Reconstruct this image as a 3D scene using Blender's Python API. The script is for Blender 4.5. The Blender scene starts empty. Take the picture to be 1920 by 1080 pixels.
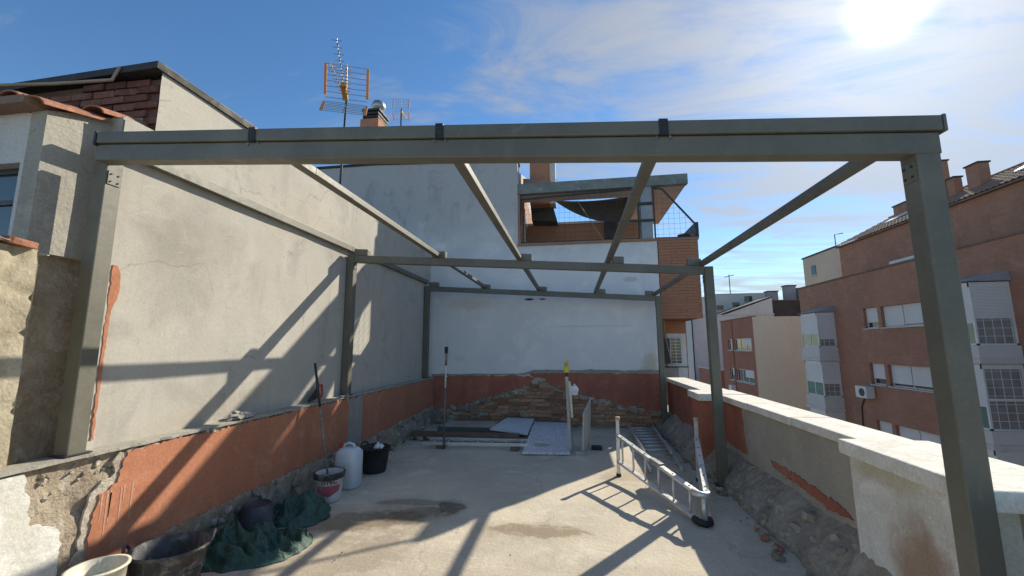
import bpy, bmesh, math, random
from mathutils import Vector, Matrix, Euler, noise
random.seed(7)
SC = bpy.context.scene
COL = SC.collection

# ------------------------------------------------------------------ camera, sky, sun, exposure
# world: X = right (towards the street), Y = along the terrace to its end wall, Z = up, floor z = 0
CAMR = ((0.98935, 0.02522, -0.14332), (0.14547, -0.13736, 0.97978), (-0.00502, 0.99020, 0.13957))
cam_d = bpy.data.cameras.new('camera')
cam = bpy.data.objects.new('camera', cam_d); COL.objects.link(cam)
cam_d.sensor_width = 36.0; cam_d.lens = 775.0 / 1920.0 * 36.0
cam_d.clip_start = 0.05; cam_d.clip_end = 3000
m = Matrix(((CAMR[0][0], CAMR[0][1], -CAMR[0][2], 0), (CAMR[1][0], CAMR[1][1], -CAMR[1][2], 0),
            (CAMR[2][0], CAMR[2][1], -CAMR[2][2], 1.6), (0, 0, 0, 1)))
cam.matrix_world = m
SC.camera = cam

SUN_AZ, SUN_EL = math.radians(37.2), math.radians(32.4)   # azimuth measured from +Y towards +X
SUND = Vector((math.sin(SUN_AZ) * math.cos(SUN_EL), math.cos(SUN_AZ) * math.cos(SUN_EL), math.sin(SUN_EL)))
sun_d = bpy.data.lights.new('sun', 'SUN'); sun_d.energy = 5.0; sun_d.angle = math.radians(0.55)
sun_d.color = (1.0, 0.915, 0.765)
sun = bpy.data.objects.new('sun', sun_d); COL.objects.link(sun)
sun.rotation_euler = SUND.to_track_quat('Z', 'Y').to_euler(); sun.location = SUND * 60

VS = SC.view_settings
SC.display_settings.display_device = 'sRGB'
VS.view_transform = 'Standard'; VS.look = 'None'; VS.exposure = 0.36; VS.gamma = 1.0
VS.use_curve_mapping = False
SC.render.engine = 'CYCLES'
SC.cycles.max_bounces = 6; SC.cycles.diffuse_bounces = 4


class NT:
    """small helper to wire shader nodes"""
    def __init__(s, nt): s.nt = nt; s.nt.nodes.clear()
    def n(s, t, **kw):
        o = s.nt.nodes.new(t)
        for k, v in kw.items():
            if k.startswith('i_'):
                o.inputs[k[2:].replace('_', ' ')].default_value = v
            else: setattr(o, k, v)
        return o
    def l(s, a, b): s.nt.links.new(a, b)
    def put(s, sock, v):
        if isinstance(v, (int, float)): sock.default_value = v
        elif isinstance(v, (tuple, list)):
            sock.default_value = tuple(v) + ((1.0,) if len(sock.default_value) == 4 and len(v) == 3 else ())
        else: s.l(v, sock)
    def math(s, op, a, b=0.0, c=0.0, clamp=False):
        o = s.n('ShaderNodeMath', operation=op, use_clamp=clamp)
        s.put(o.inputs[0], a); s.put(o.inputs[1], b); s.put(o.inputs[2], c); return o.outputs[0]
    def vmath(s, op, a, b=(0, 0, 0)):
        o = s.n('ShaderNodeVectorMath', operation=op); s.put(o.inputs[0], a); s.put(o.inputs[1], b)
        return o.outputs['Value'] if op in ('DOT_PRODUCT', 'LENGTH') else o.outputs[0]
    def ramp(s, v, lo, hi, a=0.0, b=1.0):
        o = s.n('ShaderNodeMapRange', interpolation_type='SMOOTHSTEP')
        s.put(o.inputs[0], v); s.put(o.inputs[1], lo); s.put(o.inputs[2], hi); s.put(o.inputs[3], a); s.put(o.inputs[4], b)
        return o.outputs[0]
    def mix(s, f, a, b, mode='MIX'):
        o = s.n('ShaderNodeMix', data_type='RGBA', blend_type=mode)
        s.put(o.inputs[0], f); s.put(o.inputs[6], a); s.put(o.inputs[7], b); return o.outputs[2]
    def noise(s, vec, scale, detail=4.0, rough=0.55, dist=0.0):
        o = s.n('ShaderNodeTexNoise'); s.put(o.inputs['Vector'], vec)
        o.inputs['Scale'].default_value = scale; o.inputs['Detail'].default_value = detail
        o.inputs['Roughness'].default_value = rough; o.inputs['Distortion'].default_value = dist
        return o.outputs['Fac']
    def mapping(s, vec, sc=(1, 1, 1), rot=(0, 0, 0), loc=(0, 0, 0)):
        o = s.n('ShaderNodeMapping'); s.put(o.inputs[0], vec); o.inputs[1].default_value = loc
        o.inputs[2].default_value = rot; o.inputs[3].default_value = sc; return o.outputs[0]


world = bpy.data.worlds.new('World'); SC.world = world; world.use_nodes = True
w = NT(world.node_tree)
sky = w.n('ShaderNodeTexSky', sky_type='NISHITA', sun_disc=False)
sky.sun_elevation = SUN_EL; sky.sun_rotation = SUN_AZ
sky.air_density = 1.0; sky.dust_density = 0.05; sky.ozone_density = 1.8; sky.altitude = 600
dirv = w.n('ShaderNodeTexCoord').outputs['Generated']
dirn = w.vmath('NORMALIZE', dirv)
sep = w.n('ShaderNodeSeparateXYZ'); w.l(dirn, sep.inputs[0])
zc = w.math('MAXIMUM', w.math('ADD', sep.outputs[2], 0.10), 0.03)
comb = w.n('ShaderNodeCombineXYZ')
w.l(w.math('DIVIDE', sep.outputs[0], zc), comb.inputs[0]); w.l(w.math('DIVIDE', sep.outputs[1], zc), comb.inputs[1])
pl = comb.outputs[0]
cosang = w.vmath('DOT_PRODUCT', dirn, tuple(SUND))
c1 = w.noise(w.mapping(pl, (0.6, 1.7, 1), (0, 0, math.radians(-32)), (3.1, 0.7, 0)), 1.7, 9, 0.66, 1.1)
c2 = w.noise(w.mapping(pl, (0.5, 0.8, 1), (0, 0, math.radians(20)), (7.3, 2.2, 0)), 0.8, 3, 0.5, 0.3)
near = w.ramp(cosang, 0.60, 0.985)
dens = w.math('ADD', w.math('ADD', c1, w.math('MULTIPLY', c2, 0.55)), w.math('MULTIPLY', near, 0.27))
cl = w.ramp(dens, 0.80, 1.14)
au1 = w.math('POWER', w.math('MAXIMUM', cosang, 0.0), 2400.0)
au2 = w.math('POWER', w.math('MAXIMUM', cosang, 0.0), 55.0)
au3 = w.math('POWER', w.math('MAXIMUM', cosang, 0.0), 9.0)
cb = w.math('ADD', w.math('ADD', 2.6, w.math('MULTIPLY', au3, 1.3)), w.math('MULTIPLY', au2, 0.7))
hs = w.n('ShaderNodeHueSaturation'); hs.inputs['Saturation'].default_value = 1.20; hs.inputs['Value'].default_value = 0.93; w.l(sky.outputs[0], hs.inputs['Color'])
cc = w.n('ShaderNodeCombineXYZ')
w.l(w.math('MULTIPLY', cb, 0.96), cc.inputs[0]); w.l(w.math('MULTIPLY', cb, 0.98), cc.inputs[1]); w.l(cb, cc.inputs[2])
skc = w.mix(w.math('MULTIPLY', cl, 0.78), hs.outputs[0], cc.outputs[0])
glow = w.math('ADD', w.math('MULTIPLY', au1, 34.0), w.math('MULTIPLY', au2, 1.3))
gc = w.n('ShaderNodeCombineXYZ'); w.l(glow, gc.inputs[0]); w.l(w.math('MULTIPLY', glow, 0.98), gc.inputs[1]); w.l(w.math('MULTIPLY', glow, 0.9), gc.inputs[2])
skf = w.vmath('ADD', skc, gc.outputs[0])
bg = w.n('ShaderNodeBackground'); w.l(skf, bg.inputs[0]); bg.inputs[1].default_value = 0.14
wo = w.n('ShaderNodeOutputWorld'); w.l(bg.outputs[0], wo.inputs[0])

# ------------------------------------------------------------------ materials
MATS = {}
def mat(name, cols, rough=0.8, scale=2.0, bump=0.3, bscale=40.0, streak=0.0, streakc=None, rnd=0.0, metal=0.0,
        spots=0.0, spotc=(0.05, 0.045, 0.04), spec=0.35, bdist=0.01, coat=0.0, extra=None, gscale=60.0, grain=0.12):
    """procedural surface: up to three tones blended by noise, fine grain, streaks, spots, relief"""
    if name in MATS: return MATS[name]
    M = bpy.data.materials.new(name); M.use_nodes = True; t = NT(M.node_tree)
    geo = t.n('ShaderNodeNewGeometry').outputs['Position']
    pos = geo
    if rnd > 0:
        oi = t.n('ShaderNodeObjectInfo').outputs['Random']
        cmb = t.n('ShaderNodeCombineXYZ'); t.l(t.math('MULTIPLY', oi, 37.0), cmb.inputs[0])
        pos = t.vmath('ADD', geo, cmb.outputs[0])
    c = cols[0] if isinstance(cols[0], (tuple, list)) else cols
    col = None
    if isinstance(cols[0], (tuple, list)):
        n1 = t.noise(pos, scale, 6, 0.6, 0.4)
        col = t.mix(t.ramp(n1, 0.36, 0.64), cols[0], cols[1])
        if len(cols) > 2:
            n2 = t.noise(t.mapping(pos, (1, 1, 1), (0, 0, 0), (11.3, 4.7, 2.9)), scale * 2.3, 5, 0.65, 0.6)
            col = t.mix(t.ramp(n2, 0.50, 0.70), col, cols[2])
    else:
        rgb = t.n('ShaderNodeRGB'); rgb.outputs[0].default_value = tuple(c) + (1,); col = rgb.outputs[0]
    if streak > 0:
        n3 = t.noise(t.mapping(pos, (1, 1, 0.09)), 7.0, 5, 0.6, 0.3)
        col = t.mix(t.math('MULTIPLY', t.ramp(n3, 0.52, 0.72), streak), col, streakc or (0.08, 0.07, 0.06))
    if spots > 0:
        n4 = t.noise(t.mapping(pos, (1, 1, 1), (0, 0, 0), (2.2, 9.1, 5.5)), 9.0, 6, 0.7, 0.8)
        col = t.mix(t.math('MULTIPLY', t.ramp(n4, 0.60, 0.70), spots), col, spotc)
    if extra: col = extra(t, pos, col)
    if grain > 0:
        n5 = t.noise(pos, gscale, 3, 0.7)
        g = t.ramp(n5, 0.25, 0.75, 1 - grain, 1 + grain)
        gg = t.n('ShaderNodeCombineXYZ'); [t.l(g, gg.inputs[i]) for i in range(3)]
        col = t.mix(1.0, col, gg.outputs[0], 'MULTIPLY')
    if rnd > 0:
        k = t.ramp(oi, 0.0, 1.0, 1 - rnd, 1 + rnd)
        kk = t.n('ShaderNodeCombineXYZ'); [t.l(k, kk.inputs[i]) for i in range(3)]
        col = t.mix(1.0, col, kk.outputs[0], 'MULTIPLY')
    b = t.n('ShaderNodeBsdfPrincipled')
    t.l(col, b.inputs['Base Color']); b.inputs['Metallic'].default_value = metal
    b.inputs['Specular IOR Level'].default_value = spec
    nr = t.noise(pos, 14.0, 4, 0.6)
    t.l(t.ramp(nr, 0.2, 0.8, max(0.03, rough - 0.10), min(1, rough + 0.10)), b.inputs['Roughness'])
    if coat: b.inputs['Coat Weight'].default_value = coat
    if bump > 0:
        nb = t.noise(pos, bscale, 6, 0.65, 0.2)
        nb2 = t.noise(pos, bscale * 0.17, 4, 0.6, 0.4)
        h = t.math('ADD', nb, t.math('MULTIPLY', nb2, 1.6))
        bp = t.n('ShaderNodeBump'); bp.inputs['Strength'].default_value = bump; bp.inputs['Distance'].default_value = bdist
        t.l(h, bp.inputs['Height']); t.l(bp.outputs[0], b.inputs['Normal'])
    o = t.n('ShaderNodeOutputMaterial'); t.l(b.outputs[0], o.inputs[0])
    MATS[name] = M; return M

def blob(t, pos, cx, cy, rx, ry, ang=0.0, ns=3.0, na=0.5, soft=0.25, comps=(0, 1)):
    """mask of a stain with an uneven outline around (cx, cy) on two of the axes"""
    s = t.n('ShaderNodeSeparateXYZ'); t.l(pos, s.inputs[0])
    a, b = s.outputs[comps[0]], s.outputs[comps[1]]
    a = t.math('SUBTRACT', a, cx); b = t.math('SUBTRACT', b, cy)
    ca, sa = math.cos(ang), math.sin(ang)
    u = t.math('DIVIDE', t.math('ADD', t.math('MULTIPLY', a, ca), t.math('MULTIPLY', b, sa)), rx)
    v = t.math('DIVIDE', t.math('SUBTRACT', t.math('MULTIPLY', b, ca), t.math('MULTIPLY', a, sa)), ry)
    r = t.math('SQRT', t.math('ADD', t.math('MULTIPLY', u, u), t.math('MULTIPLY', v, v)))
    nz = t.noise(pos, ns, 6, 0.62, 0.5)
    r = t.math('ADD', r, t.math('MULTIPLY', t.math('SUBTRACT', nz, 0.5), na * 2))
    return t.ramp(r, 1.0 - soft, 1.0 + soft, 1.0, 0.0)

def floor_stains(t, pos, col):
    for (cx, cy, rx, ry, an, cc, k) in (
            (-2.0, 3.85, 0.62, 0.20, 0.25, (0.20, 0.145, 0.085), 0.85),
            (-1.55, 4.08, 0.30, 0.14, 0.5, (0.16, 0.115, 0.07), 0.8),
            (-0.36, 3.86, 0.42, 0.13, 0.05, (0.20, 0.14, 0.08), 0.85),
            (-1.26, 4.30, 0.13, 0.14, 0.6, (0.07, 0.06, 0.05), 0.9),
            (-1.7, 4.35, 0.35, 0.08, 0.1, (0.10, 0.085, 0.07), 0.6),
            (0.75, 5.6, 0.5, 0.25, 0.2, (0.30, 0.24, 0.16), 0.5),
            (-0.2, 2.9, 1.2, 0.5, 0.2, (0.40, 0.34, 0.26), 0.35),
            (-1.9, 3.2, 0.6, 0.3, 0.4, (0.26, 0.20, 0.14), 0.5)):
        col = t.mix(t.math('MULTIPLY', blob(t, pos, cx, cy, rx * 1.2, ry * 1.45, an, 2.5, 0.9, 0.5), k * 0.35), col, cc)
        col = t.mix(t.math('MULTIPLY', blob(t, pos, cx, cy, rx, ry, an, 6.0, 0.85, 0.16), k * 0.66), col, cc)
    sw = t.noise(t.mapping(pos, (0.6, 2.2, 1), (0, 0, 0.2)), 2.6, 6, 0.7, 1.2)
    col = t.mix(t.ramp(sw, 0.52, 0.75, 0, 0.45), col, (0.70, 0.65, 0.55))
    vo = t.n('ShaderNodeTexVoronoi', feature='DISTANCE_TO_EDGE'); vo.inputs['Scale'].default_value = 0.62
    wn = t.n('ShaderNodeTexNoise'); t.l(pos, wn.inputs['Vector']); wn.inputs['Scale'].default_value = 3.0; wn.inputs['Detail'].default_value = 6
    t.l(t.vmath('ADD', pos, t.vmath('MULTIPLY', wn.outputs['Color'], (0.35, 0.35, 0.0))), vo.inputs['Vector'])
    ck = t.math('MULTIPLY', t.ramp(vo.outputs['Distance'], 0.0, 0.006, 1.0, 0.0), t.ramp(t.noise(pos, 0.9, 2), 0.46, 0.56))
    col = t.mix(t.math('MULTIPLY', ck, 0.28), col, (0.18, 0.15, 0.12))
    tr = t.noise(t.mapping(pos, (1.0, 5.5, 1), (0, 0, -0.35)), 3.2, 7, 0.72, 2.4)
    col = t.mix(t.ramp(tr, 0.56, 0.66, 0, 0.30), col, (0.40, 0.345, 0.27))
    tr2 = t.noise(t.mapping(pos, (4.5, 0.9, 1), (0, 0, 0.5), (5, 3, 0)), 2.4, 7, 0.72, 2.0)
    col = t.mix(t.ramp(tr2, 0.58, 0.68, 0, 0.35), col, (0.72, 0.68, 0.60))
    sp = t.noise(pos, 24, 5, 0.75, 0.5)
    return t.mix(t.ramp(sp, 0.66, 0.74, 0, 0.5), col, (0.16, 0.13, 0.10))

def left_wall_marks(t, pos, col):
    for (cy, cz, ry, rz, cc, k) in ((3.0, 2.55, 0.35, 0.30, (0.24, 0.22, 0.19), 0.45), (2.75, 2.2, 0.25, 0.4, (0.20, 0.19, 0.16), 0.45),
                                    (5.3, 3.0, 0.5, 0.3, (0.28, 0.25, 0.20), 0.35), (3.7, 1.6, 0.6, 0.4, (0.44, 0.42, 0.38), 0.5),
                                    (4.2, 3.1, 0.5, 0.25, (0.46, 0.40, 0.31), 0.5), (3.2, 1.05, 0.7, 0.10, (0.38, 0.33, 0.25), 0.6)):
        col = t.mix(t.math('MULTIPLY', blob(t, pos, cy, cz, ry, rz, 0.2, 3.0, 1.4, 0.7, (1, 2)), k * 0.7), col, cc)
    lo = t.noise(pos, 0.8, 3, 0.5); bl = t.noise(t.mapping(pos, (1, 1, 1.6)), 6.5, 7, 0.72, 1.0)
    col = t.mix(t.math('MULTIPLY', t.ramp(bl, 0.54, 0.68, 0, 0.55), t.ramp(lo, 0.46, 0.60)), col, (0.235, 0.215, 0.18))
    tw_ = t.noise(t.mapping(pos, (1, 0.7, 3.2), (0.4, 0, 0)), 4.5, 7, 0.7, 1.6)
    col = t.mix(t.ramp(tw_, 0.55, 0.68, 0, 0.28), col, (0.56, 0.53, 0.47))
    vo = t.n('ShaderNodeTexVoronoi', feature='DISTANCE_TO_EDGE'); vo.inputs['Scale'].default_value = 0.9
    wn = t.n('ShaderNodeTexNoise'); t.l(pos, wn.inputs['Vector']); wn.inputs['Scale'].default_value = 4.0; wn.inputs['Detail'].default_value = 6
    t.l(t.vmath('ADD', pos, t.vmath('MULTIPLY', wn.outputs['Color'], (0.3, 0.3, 0.3))), vo.inputs['Vector'])
    ck = t.math('MULTIPLY', t.ramp(vo.outputs['Distance'], 0.0, 0.007, 1.0, 0.0), t.ramp(t.noise(pos, 1.3, 2), 0.5, 0.6))
    return t.mix(t.math('MULTIPLY', ck, 0.45), col, (0.17, 0.15, 0.12))

def far_wall_marks(t, pos, col):
    # bare grey render above, white limewash on the lower part
    s = t.n('ShaderNodeSeparateXYZ'); t.l(pos, s.inputs[0])
    nz = t.noise(pos, 1.7, 6, 0.65, 0.6)
    hz = t.math('ADD', s.outputs[2], t.math('MULTIPLY', t.math('SUBTRACT', nz, 0.5), 1.6))
    col = t.mix(t.ramp(hz, 3.0, 4.7, 0.0, 0.92), col, (0.43, 0.425, 0.42))
    n2 = t.noise(t.mapping(pos, (1, 1, 0.6)), 3.2, 6, 0.7, 0.9)
    up = t.ramp(s.outputs[2], 3.6, 4.6)
    col = t.mix(t.math('MULTIPLY', t.ramp(n2, 0.53, 0.68, 0, 0.6), up), col, (0.30, 0.29, 0.29))
    for (cx, cz, rx, rz, cc, k) in ((-0.9, 2.58, 0.10, 0.022, (0.02, 0.02, 0.02), 1.0), (-0.62, 2.58, 0.07, 0.018, (0.05, 0.05, 0.05), 0.9),
                                    (1.5, 1.2, 0.14, 0.22, (0.46, 0.40, 0.30), 0.6), (0.3, 2.0, 0.9, 0.02, (0.55, 0.56, 0.56), 0.5),
                                    (1.35, 2.5, 0.5, 0.15, (0.58, 0.53, 0.45), 0.5), (-2.2, 2.5, 0.5, 0.12, (0.58, 0.52, 0.44), 0.5),
                                    (1.2, 2.95, 0.12, 0.05, (0.42, 0.43, 0.45), 0.6), (-2.4, 1.35, 0.12, 0.06, (0.6, 0.6, 0.6), 0.5)):
        col = t.mix(t.math('MULTIPLY', blob(t, pos, cx, cz, rx, rz, 0, 6.0, 0.9 if rz > 0.03 else 0.3, 0.5, (0, 2)), k), col, cc)
    return col

def pier_marks(t, pos, col):
    col = t.mix(t.math('MULTIPLY', blob(t, pos, 2.55, 0.42, 0.18, 0.25, 0, 5, 0.8, 0.5, (1, 2)), 0.75), col, (0.30, 0.16, 0.07))
    return t.mix(t.math('MULTIPLY', blob(t, pos, 2.75, 0.86, 0.25, 0.07, 0, 6, 0.7, 0.5, (1, 2)), 0.6), col, (0.42, 0.36, 0.22))

def courses(t, pos, col):
    s = t.n('ShaderNodeSeparateXYZ'); t.l(pos, s.inputs[0])
    cb_ = t.n('ShaderNodeCombineXYZ'); t.l(t.math('ADD', s.outputs[0], s.outputs[1]), cb_.inputs[0]); t.l(s.outputs[2], cb_.inputs[1])
    br = t.n('ShaderNodeTexBrick'); t.l(cb_.outputs[0], br.inputs['Vector'])
    br.inputs['Scale'].default_value = 1.0; br.inputs['Brick Width'].default_value = 0.25; br.inputs['Row Height'].default_value = 0.066
    br.inputs['Mortar Size'].default_value = 0.007; br.inputs['Color1'].default_value = (0.90, 0.90, 0.90, 1); br.inputs['Color2'].default_value = (1.06, 1.04, 1.02, 1)
    br.inputs['Mortar'].default_value = (1.10, 1.12, 1.12, 1)
    return t.mix(1.0, col, br.outputs['Color'], 'MULTIPLY')

CONCRETE = mat('floor_concrete', [(0.60, 0.53, 0.415), (0.50, 0.445, 0.355), (0.66, 0.59, 0.47)], 0.88, 1.1, 0.5, 26, extra=floor_stains, spec=0.2)
RENDER = mat('grey_render', [(0.45, 0.425, 0.375), (0.50, 0.47, 0.41), (0.395, 0.373, 0.333)], 0.92, 0.8, 0.18, 30, streak=0.12, spots=0.12, spotc=(0.17, 0.155, 0.135), extra=left_wall_marks, spec=0.15, grain=0.06)
HOUSEWALL = mat('weathered_cream_render', [(0.39, 0.37, 0.315), (0.33, 0.315, 0.275), (0.44, 0.415, 0.345)], 0.92, 1.6, 0.7, 28, streak=0.25, streakc=(0.2, 0.17, 0.12), spots=0.3, spotc=(0.15, 0.12, 0.09), spec=0.15)
LOWWALL = mat('cracked_cream_render', [(0.42, 0.37, 0.27), (0.33, 0.28, 0.20), (0.48, 0.43, 0.33)], 0.93, 2.4, 0.9, 22, streak=0.2, streakc=(0.18, 0.14, 0.1), spots=0.45, spotc=(0.14, 0.10, 0.07), spec=0.1)
WHITEWALL = mat('white_limewash', [(0.74, 0.75, 0.75), (0.68, 0.69, 0.70), (0.78, 0.78, 0.77)], 0.9, 1.0, 0.25, 34, extra=far_wall_marks, streak=0.10, streakc=(0.5, 0.5, 0.48), spec=0.15, grain=0.05)
WHITEPL = mat('white_plaster', [(0.70, 0.69, 0.64), (0.60, 0.58, 0.51), (0.76, 0.75, 0.71)], 0.9, 2.6, 0.5, 26, streak=0.3, streakc=(0.45, 0.42, 0.35), spots=0.2, spotc=(0.3, 0.26, 0.2), extra=pier_marks, spec=0.15)
REDPL = mat('red_plaster', [(0.46, 0.195, 0.112), (0.41, 0.17, 0.097), (0.50, 0.23, 0.14)], 0.85, 1.8, 0.25, 40, streak=0.22, streakc=(0.52, 0.28, 0.19), spots=0.10, spotc=(0.6, 0.4, 0.3), spec=0.25)
REDDARK = mat('dark_red_plaster', [(0.39, 0.15, 0.10), (0.32, 0.12, 0.08), (0.43, 0.175, 0.12)], 0.85, 2.0, 0.3, 40, streak=0.3, streakc=(0.20, 0.085, 0.06), spec=0.2, spots=0.2, spotc=(0.40, 0.24, 0.18))
RUBBLE = mat('rubble_mortar', [(0.40, 0.34, 0.26), (0.29, 0.23, 0.165), (0.48, 0.43, 0.355)], 0.95, 4.0, 1.0, 24, spots=0.5, spotc=(0.07, 0.05, 0.035), spec=0.1, bdist=0.02)
RUBBLEG = mat('grey_rubble_mortar', [(0.50, 0.445, 0.37), (0.40, 0.345, 0.275), (0.56, 0.51, 0.44)], 0.95, 3.5, 0.9, 24, spots=0.35, spotc=(0.09, 0.07, 0.05), spec=0.1, bdist=0.02)
STONE = mat('field_stone', [(0.36, 0.32, 0.26), (0.27, 0.23, 0.18), (0.44, 0.40, 0.34)], 0.93, 6.0, 0.9, 30, rnd=0.3, spec=0.15)
OLDBRICK = mat('old_brick', [(0.40, 0.20, 0.125), (0.31, 0.17, 0.11), (0.47, 0.34, 0.24)], 0.93, 7.0, 0.8, 50, rnd=0.35, spots=0.3, spotc=(0.38, 0.33, 0.26), spec=0.15)
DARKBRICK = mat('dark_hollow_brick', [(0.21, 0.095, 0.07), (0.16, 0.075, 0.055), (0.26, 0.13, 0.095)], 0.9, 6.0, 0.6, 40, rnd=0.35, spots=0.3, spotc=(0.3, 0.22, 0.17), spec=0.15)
FACEBRICK = mat('orange_face_brick', [(0.40, 0.195, 0.12), (0.38, 0.18, 0.11), (0.42, 0.21, 0.13)], 0.88, 5.0, 0.2, 50, rnd=0.03, spec=0.2)
MORTAR = mat('mortar', [(0.40, 0.20, 0.125), (0.37, 0.185, 0.115)], 0.95, 5.0, 0.6, 40, spec=0.1)
DARKMORTAR = mat('dark_mortar', [(0.12, 0.075, 0.06), (0.16, 0.10, 0.08)], 0.95, 5.0, 0.6, 40, spec=0.1)
COPING = mat('white_coping', [(0.72, 0.70, 0.63), (0.63, 0.60, 0.52), (0.78, 0.76, 0.70)], 0.85, 4.0, 0.5, 36, spots=0.35, spotc=(0.38, 0.34, 0.26), spec=0.2)
PARAPET = mat('parapet_render', [(0.40, 0.37, 0.31), (0.34, 0.315, 0.265), (0.44, 0.41, 0.35)], 0.92, 1.6, 0.4, 36, spots=0.15, spotc=(0.22, 0.19, 0.15), spec=0.15)
CEMENT = mat('cement_patch', [(0.34, 0.32, 0.285), (0.29, 0.27, 0.24)], 0.92, 4.0, 0.5, 36, spec=0.15)
ALU = mat('olive_grey_lacquer', [(0.104, 0.100, 0.074), (0.138, 0.132, 0.099), (0.122, 0.117, 0.089)], 0.52, 1.6, 0.08, 90, spec=0.7, grain=0.05, spots=0.30, spotc=(0.23, 0.22, 0.19), streak=0.22, streakc=(0.20, 0.19, 0.165))
BLACKRUB = mat('black_rubber', [(0.018, 0.018, 0.018), (0.03, 0.03, 0.03)], 0.55, 9, 0.25, 60, spec=0.4, spots=0.35, spotc=(0.16, 0.15, 0.14))
GREYRUB = mat('mortar_stained_rubber', [(0.045, 0.045, 0.047), (0.09, 0.09, 0.09), (0.20, 0.19, 0.18)], 0.7, 5, 0.4, 60, spec=0.3, streak=0.5, streakc=(0.28, 0.27, 0.25))
BLACKPL = mat('black_plastic', (0.012, 0.012, 0.012), 0.4, 5, 0.0, spec=0.4)
DARKMET = mat('dark_metal', [(0.03, 0.03, 0.032), (0.045, 0.043, 0.042)], 0.5, 9, 0.1, 80, spec=0.4)
LADDER = mat('worn_aluminium', [(0.66, 0.66, 0.65), (0.58, 0.58, 0.57), (0.72, 0.71, 0.69)], 0.38, 12, 0.2, 80, metal=0.55, spots=0.3, spotc=(0.7, 0.68, 0.62))
STEEL = mat('galvanised_steel', [(0.42, 0.43, 0.44), (0.35, 0.36, 0.37)], 0.4, 14, 0.1, 80, metal=0.8)
TARP = mat('green_tarpaulin', [(0.026, 0.080, 0.058), (0.038, 0.105, 0.078), (0.02, 0.058, 0.045)], 0.42, 5, 1.0, 22, spec=0.5, spots=0.2, spotc=(0.11, 0.13, 0.12), bdist=0.015)
WHITEPLAST = mat('milky_plastic', [(0.66, 0.70, 0.74), (0.60, 0.65, 0.70)], 0.38, 3, 0.05, 60, spec=0.5, grain=0.03)
CREAMPLAST = mat('cream_plastic', [(0.66, 0.63, 0.50), (0.58, 0.55, 0.43)], 0.5, 5, 0.15, 60, spec=0.4, spots=0.3, spotc=(0.4, 0.37, 0.3))
BUCKETW = mat('white_bucket_plastic', [(0.62, 0.60, 0.58), (0.52, 0.50, 0.47)], 0.5, 6, 0.2, 60, spec=0.4, streak=0.35, streakc=(0.32, 0.29, 0.26))
PINK = mat('pink_label', [(0.42, 0.09, 0.12), (0.36, 0.10, 0.11)], 0.6, 9, 0.1, 60, streak=0.45, streakc=(0.5, 0.42, 0.4))
INK = mat('black_ink', (0.015, 0.015, 0.016), 0.6, 5, 0.0)
WOODPOLE = mat('worn_pole', [(0.30, 0.29, 0.28), (0.18, 0.17, 0.165)], 0.5, 11, 0.1, 60, metal=0.3)
REDPLAST = mat('red_plastic', [(0.48, 0.06, 0.03), (0.42, 0.05, 0.03)], 0.4, 8, 0.0, spec=0.5)
YELLOW = mat('yellow_plastic', [(0.62, 0.55, 0.06), (0.52, 0.46, 0.05)], 0.45, 8, 0.0, spec=0.5)
PALEWOOD = mat('pale_wood', [(0.50, 0.43, 0.33), (0.42, 0.35, 0.26)], 0.7, 9, 0.2, 60)
PLANK = mat('brown_plank', [(0.20, 0.135, 0.085), (0.15, 0.10, 0.065)], 0.8, 6, 0.3, 50)
PLASTICBAG = mat('white_plastic_film', [(0.75, 0.76, 0.80), (0.62, 0.64, 0.70)], 0.35, 9, 0.4, 30)
RAG = mat('grey_cloth', [(0.42, 0.40, 0.36), (0.28, 0.26, 0.23), (0.52, 0.50, 0.46)], 0.95, 12, 0.8, 50)
WHITEPAN = mat('white_panel', [(0.62, 0.65, 0.66), (0.56, 0.60, 0.62)], 0.6, 3, 0.1, 60)
def print_marks(t, pos, col):
    v = t.noise(t.mapping(pos, (3.4, 2.2, 1)), 3.0, 5, 0.7, 2.2)
    col = t.mix(t.ramp(t.math('ABSOLUTE', t.math('SUBTRACT', v, 0.5)), 0.008, 0.035, 0.8, 0.0), col, (0.25, 0.25, 0.42))
    return t.mix(t.math('MULTIPLY', blob(t, pos, -0.52, 6.78, 0.14, 0.10, 0, 6, 0.5), 0.7), col, (0.36, 0.30, 0.22))
PRINTED = mat('printed_board', [(0.80, 0.80, 0.79), (0.74, 0.74, 0.75)], 0.5, 3, 0.05, 60, extra=print_marks)
TERRACOTTA = mat('terracotta_tile', [(0.34, 0.15, 0.09), (0.28, 0.125, 0.08), (0.39, 0.21, 0.135)], 0.88, 9, 0.5, 40, rnd=0.2, spots=0.25, spotc=(0.3, 0.25, 0.19))
ROOFBROWN = mat('brown_roof_tile', [(0.26, 0.17, 0.125), (0.20, 0.135, 0.10)], 0.9, 2, 0.3, 40, rnd=0.2)
BRICKFAR = mat('street_brick', [(0.35, 0.19, 0.13), (0.31, 0.17, 0.115), (0.385, 0.215, 0.15)], 0.9, 0.7, 0.1, 30, streak=0.3, streakc=(0.22, 0.12, 0.085), spec=0.15, extra=courses)
BRICKFAR2 = mat('far_brick', [(0.36, 0.165, 0.11), (0.32, 0.145, 0.095)], 0.9, 0.6, 0.1, 30, spec=0.15)
TANWALL = mat('tan_render', [(0.80, 0.71, 0.52), (0.77, 0.67, 0.48), (0.81, 0.73, 0.55)], 0.92, 0.5, 0.1, 30, streak=0.15, streakc=(0.42, 0.33, 0.24), spec=0.1)
PALEWALL = mat('pale_render', [(0.58, 0.56, 0.53), (0.52, 0.50, 0.47)], 0.92, 0.3, 0.1, 30, streak=0.2, streakc=(0.38, 0.36, 0.33), spec=0.1)
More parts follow.
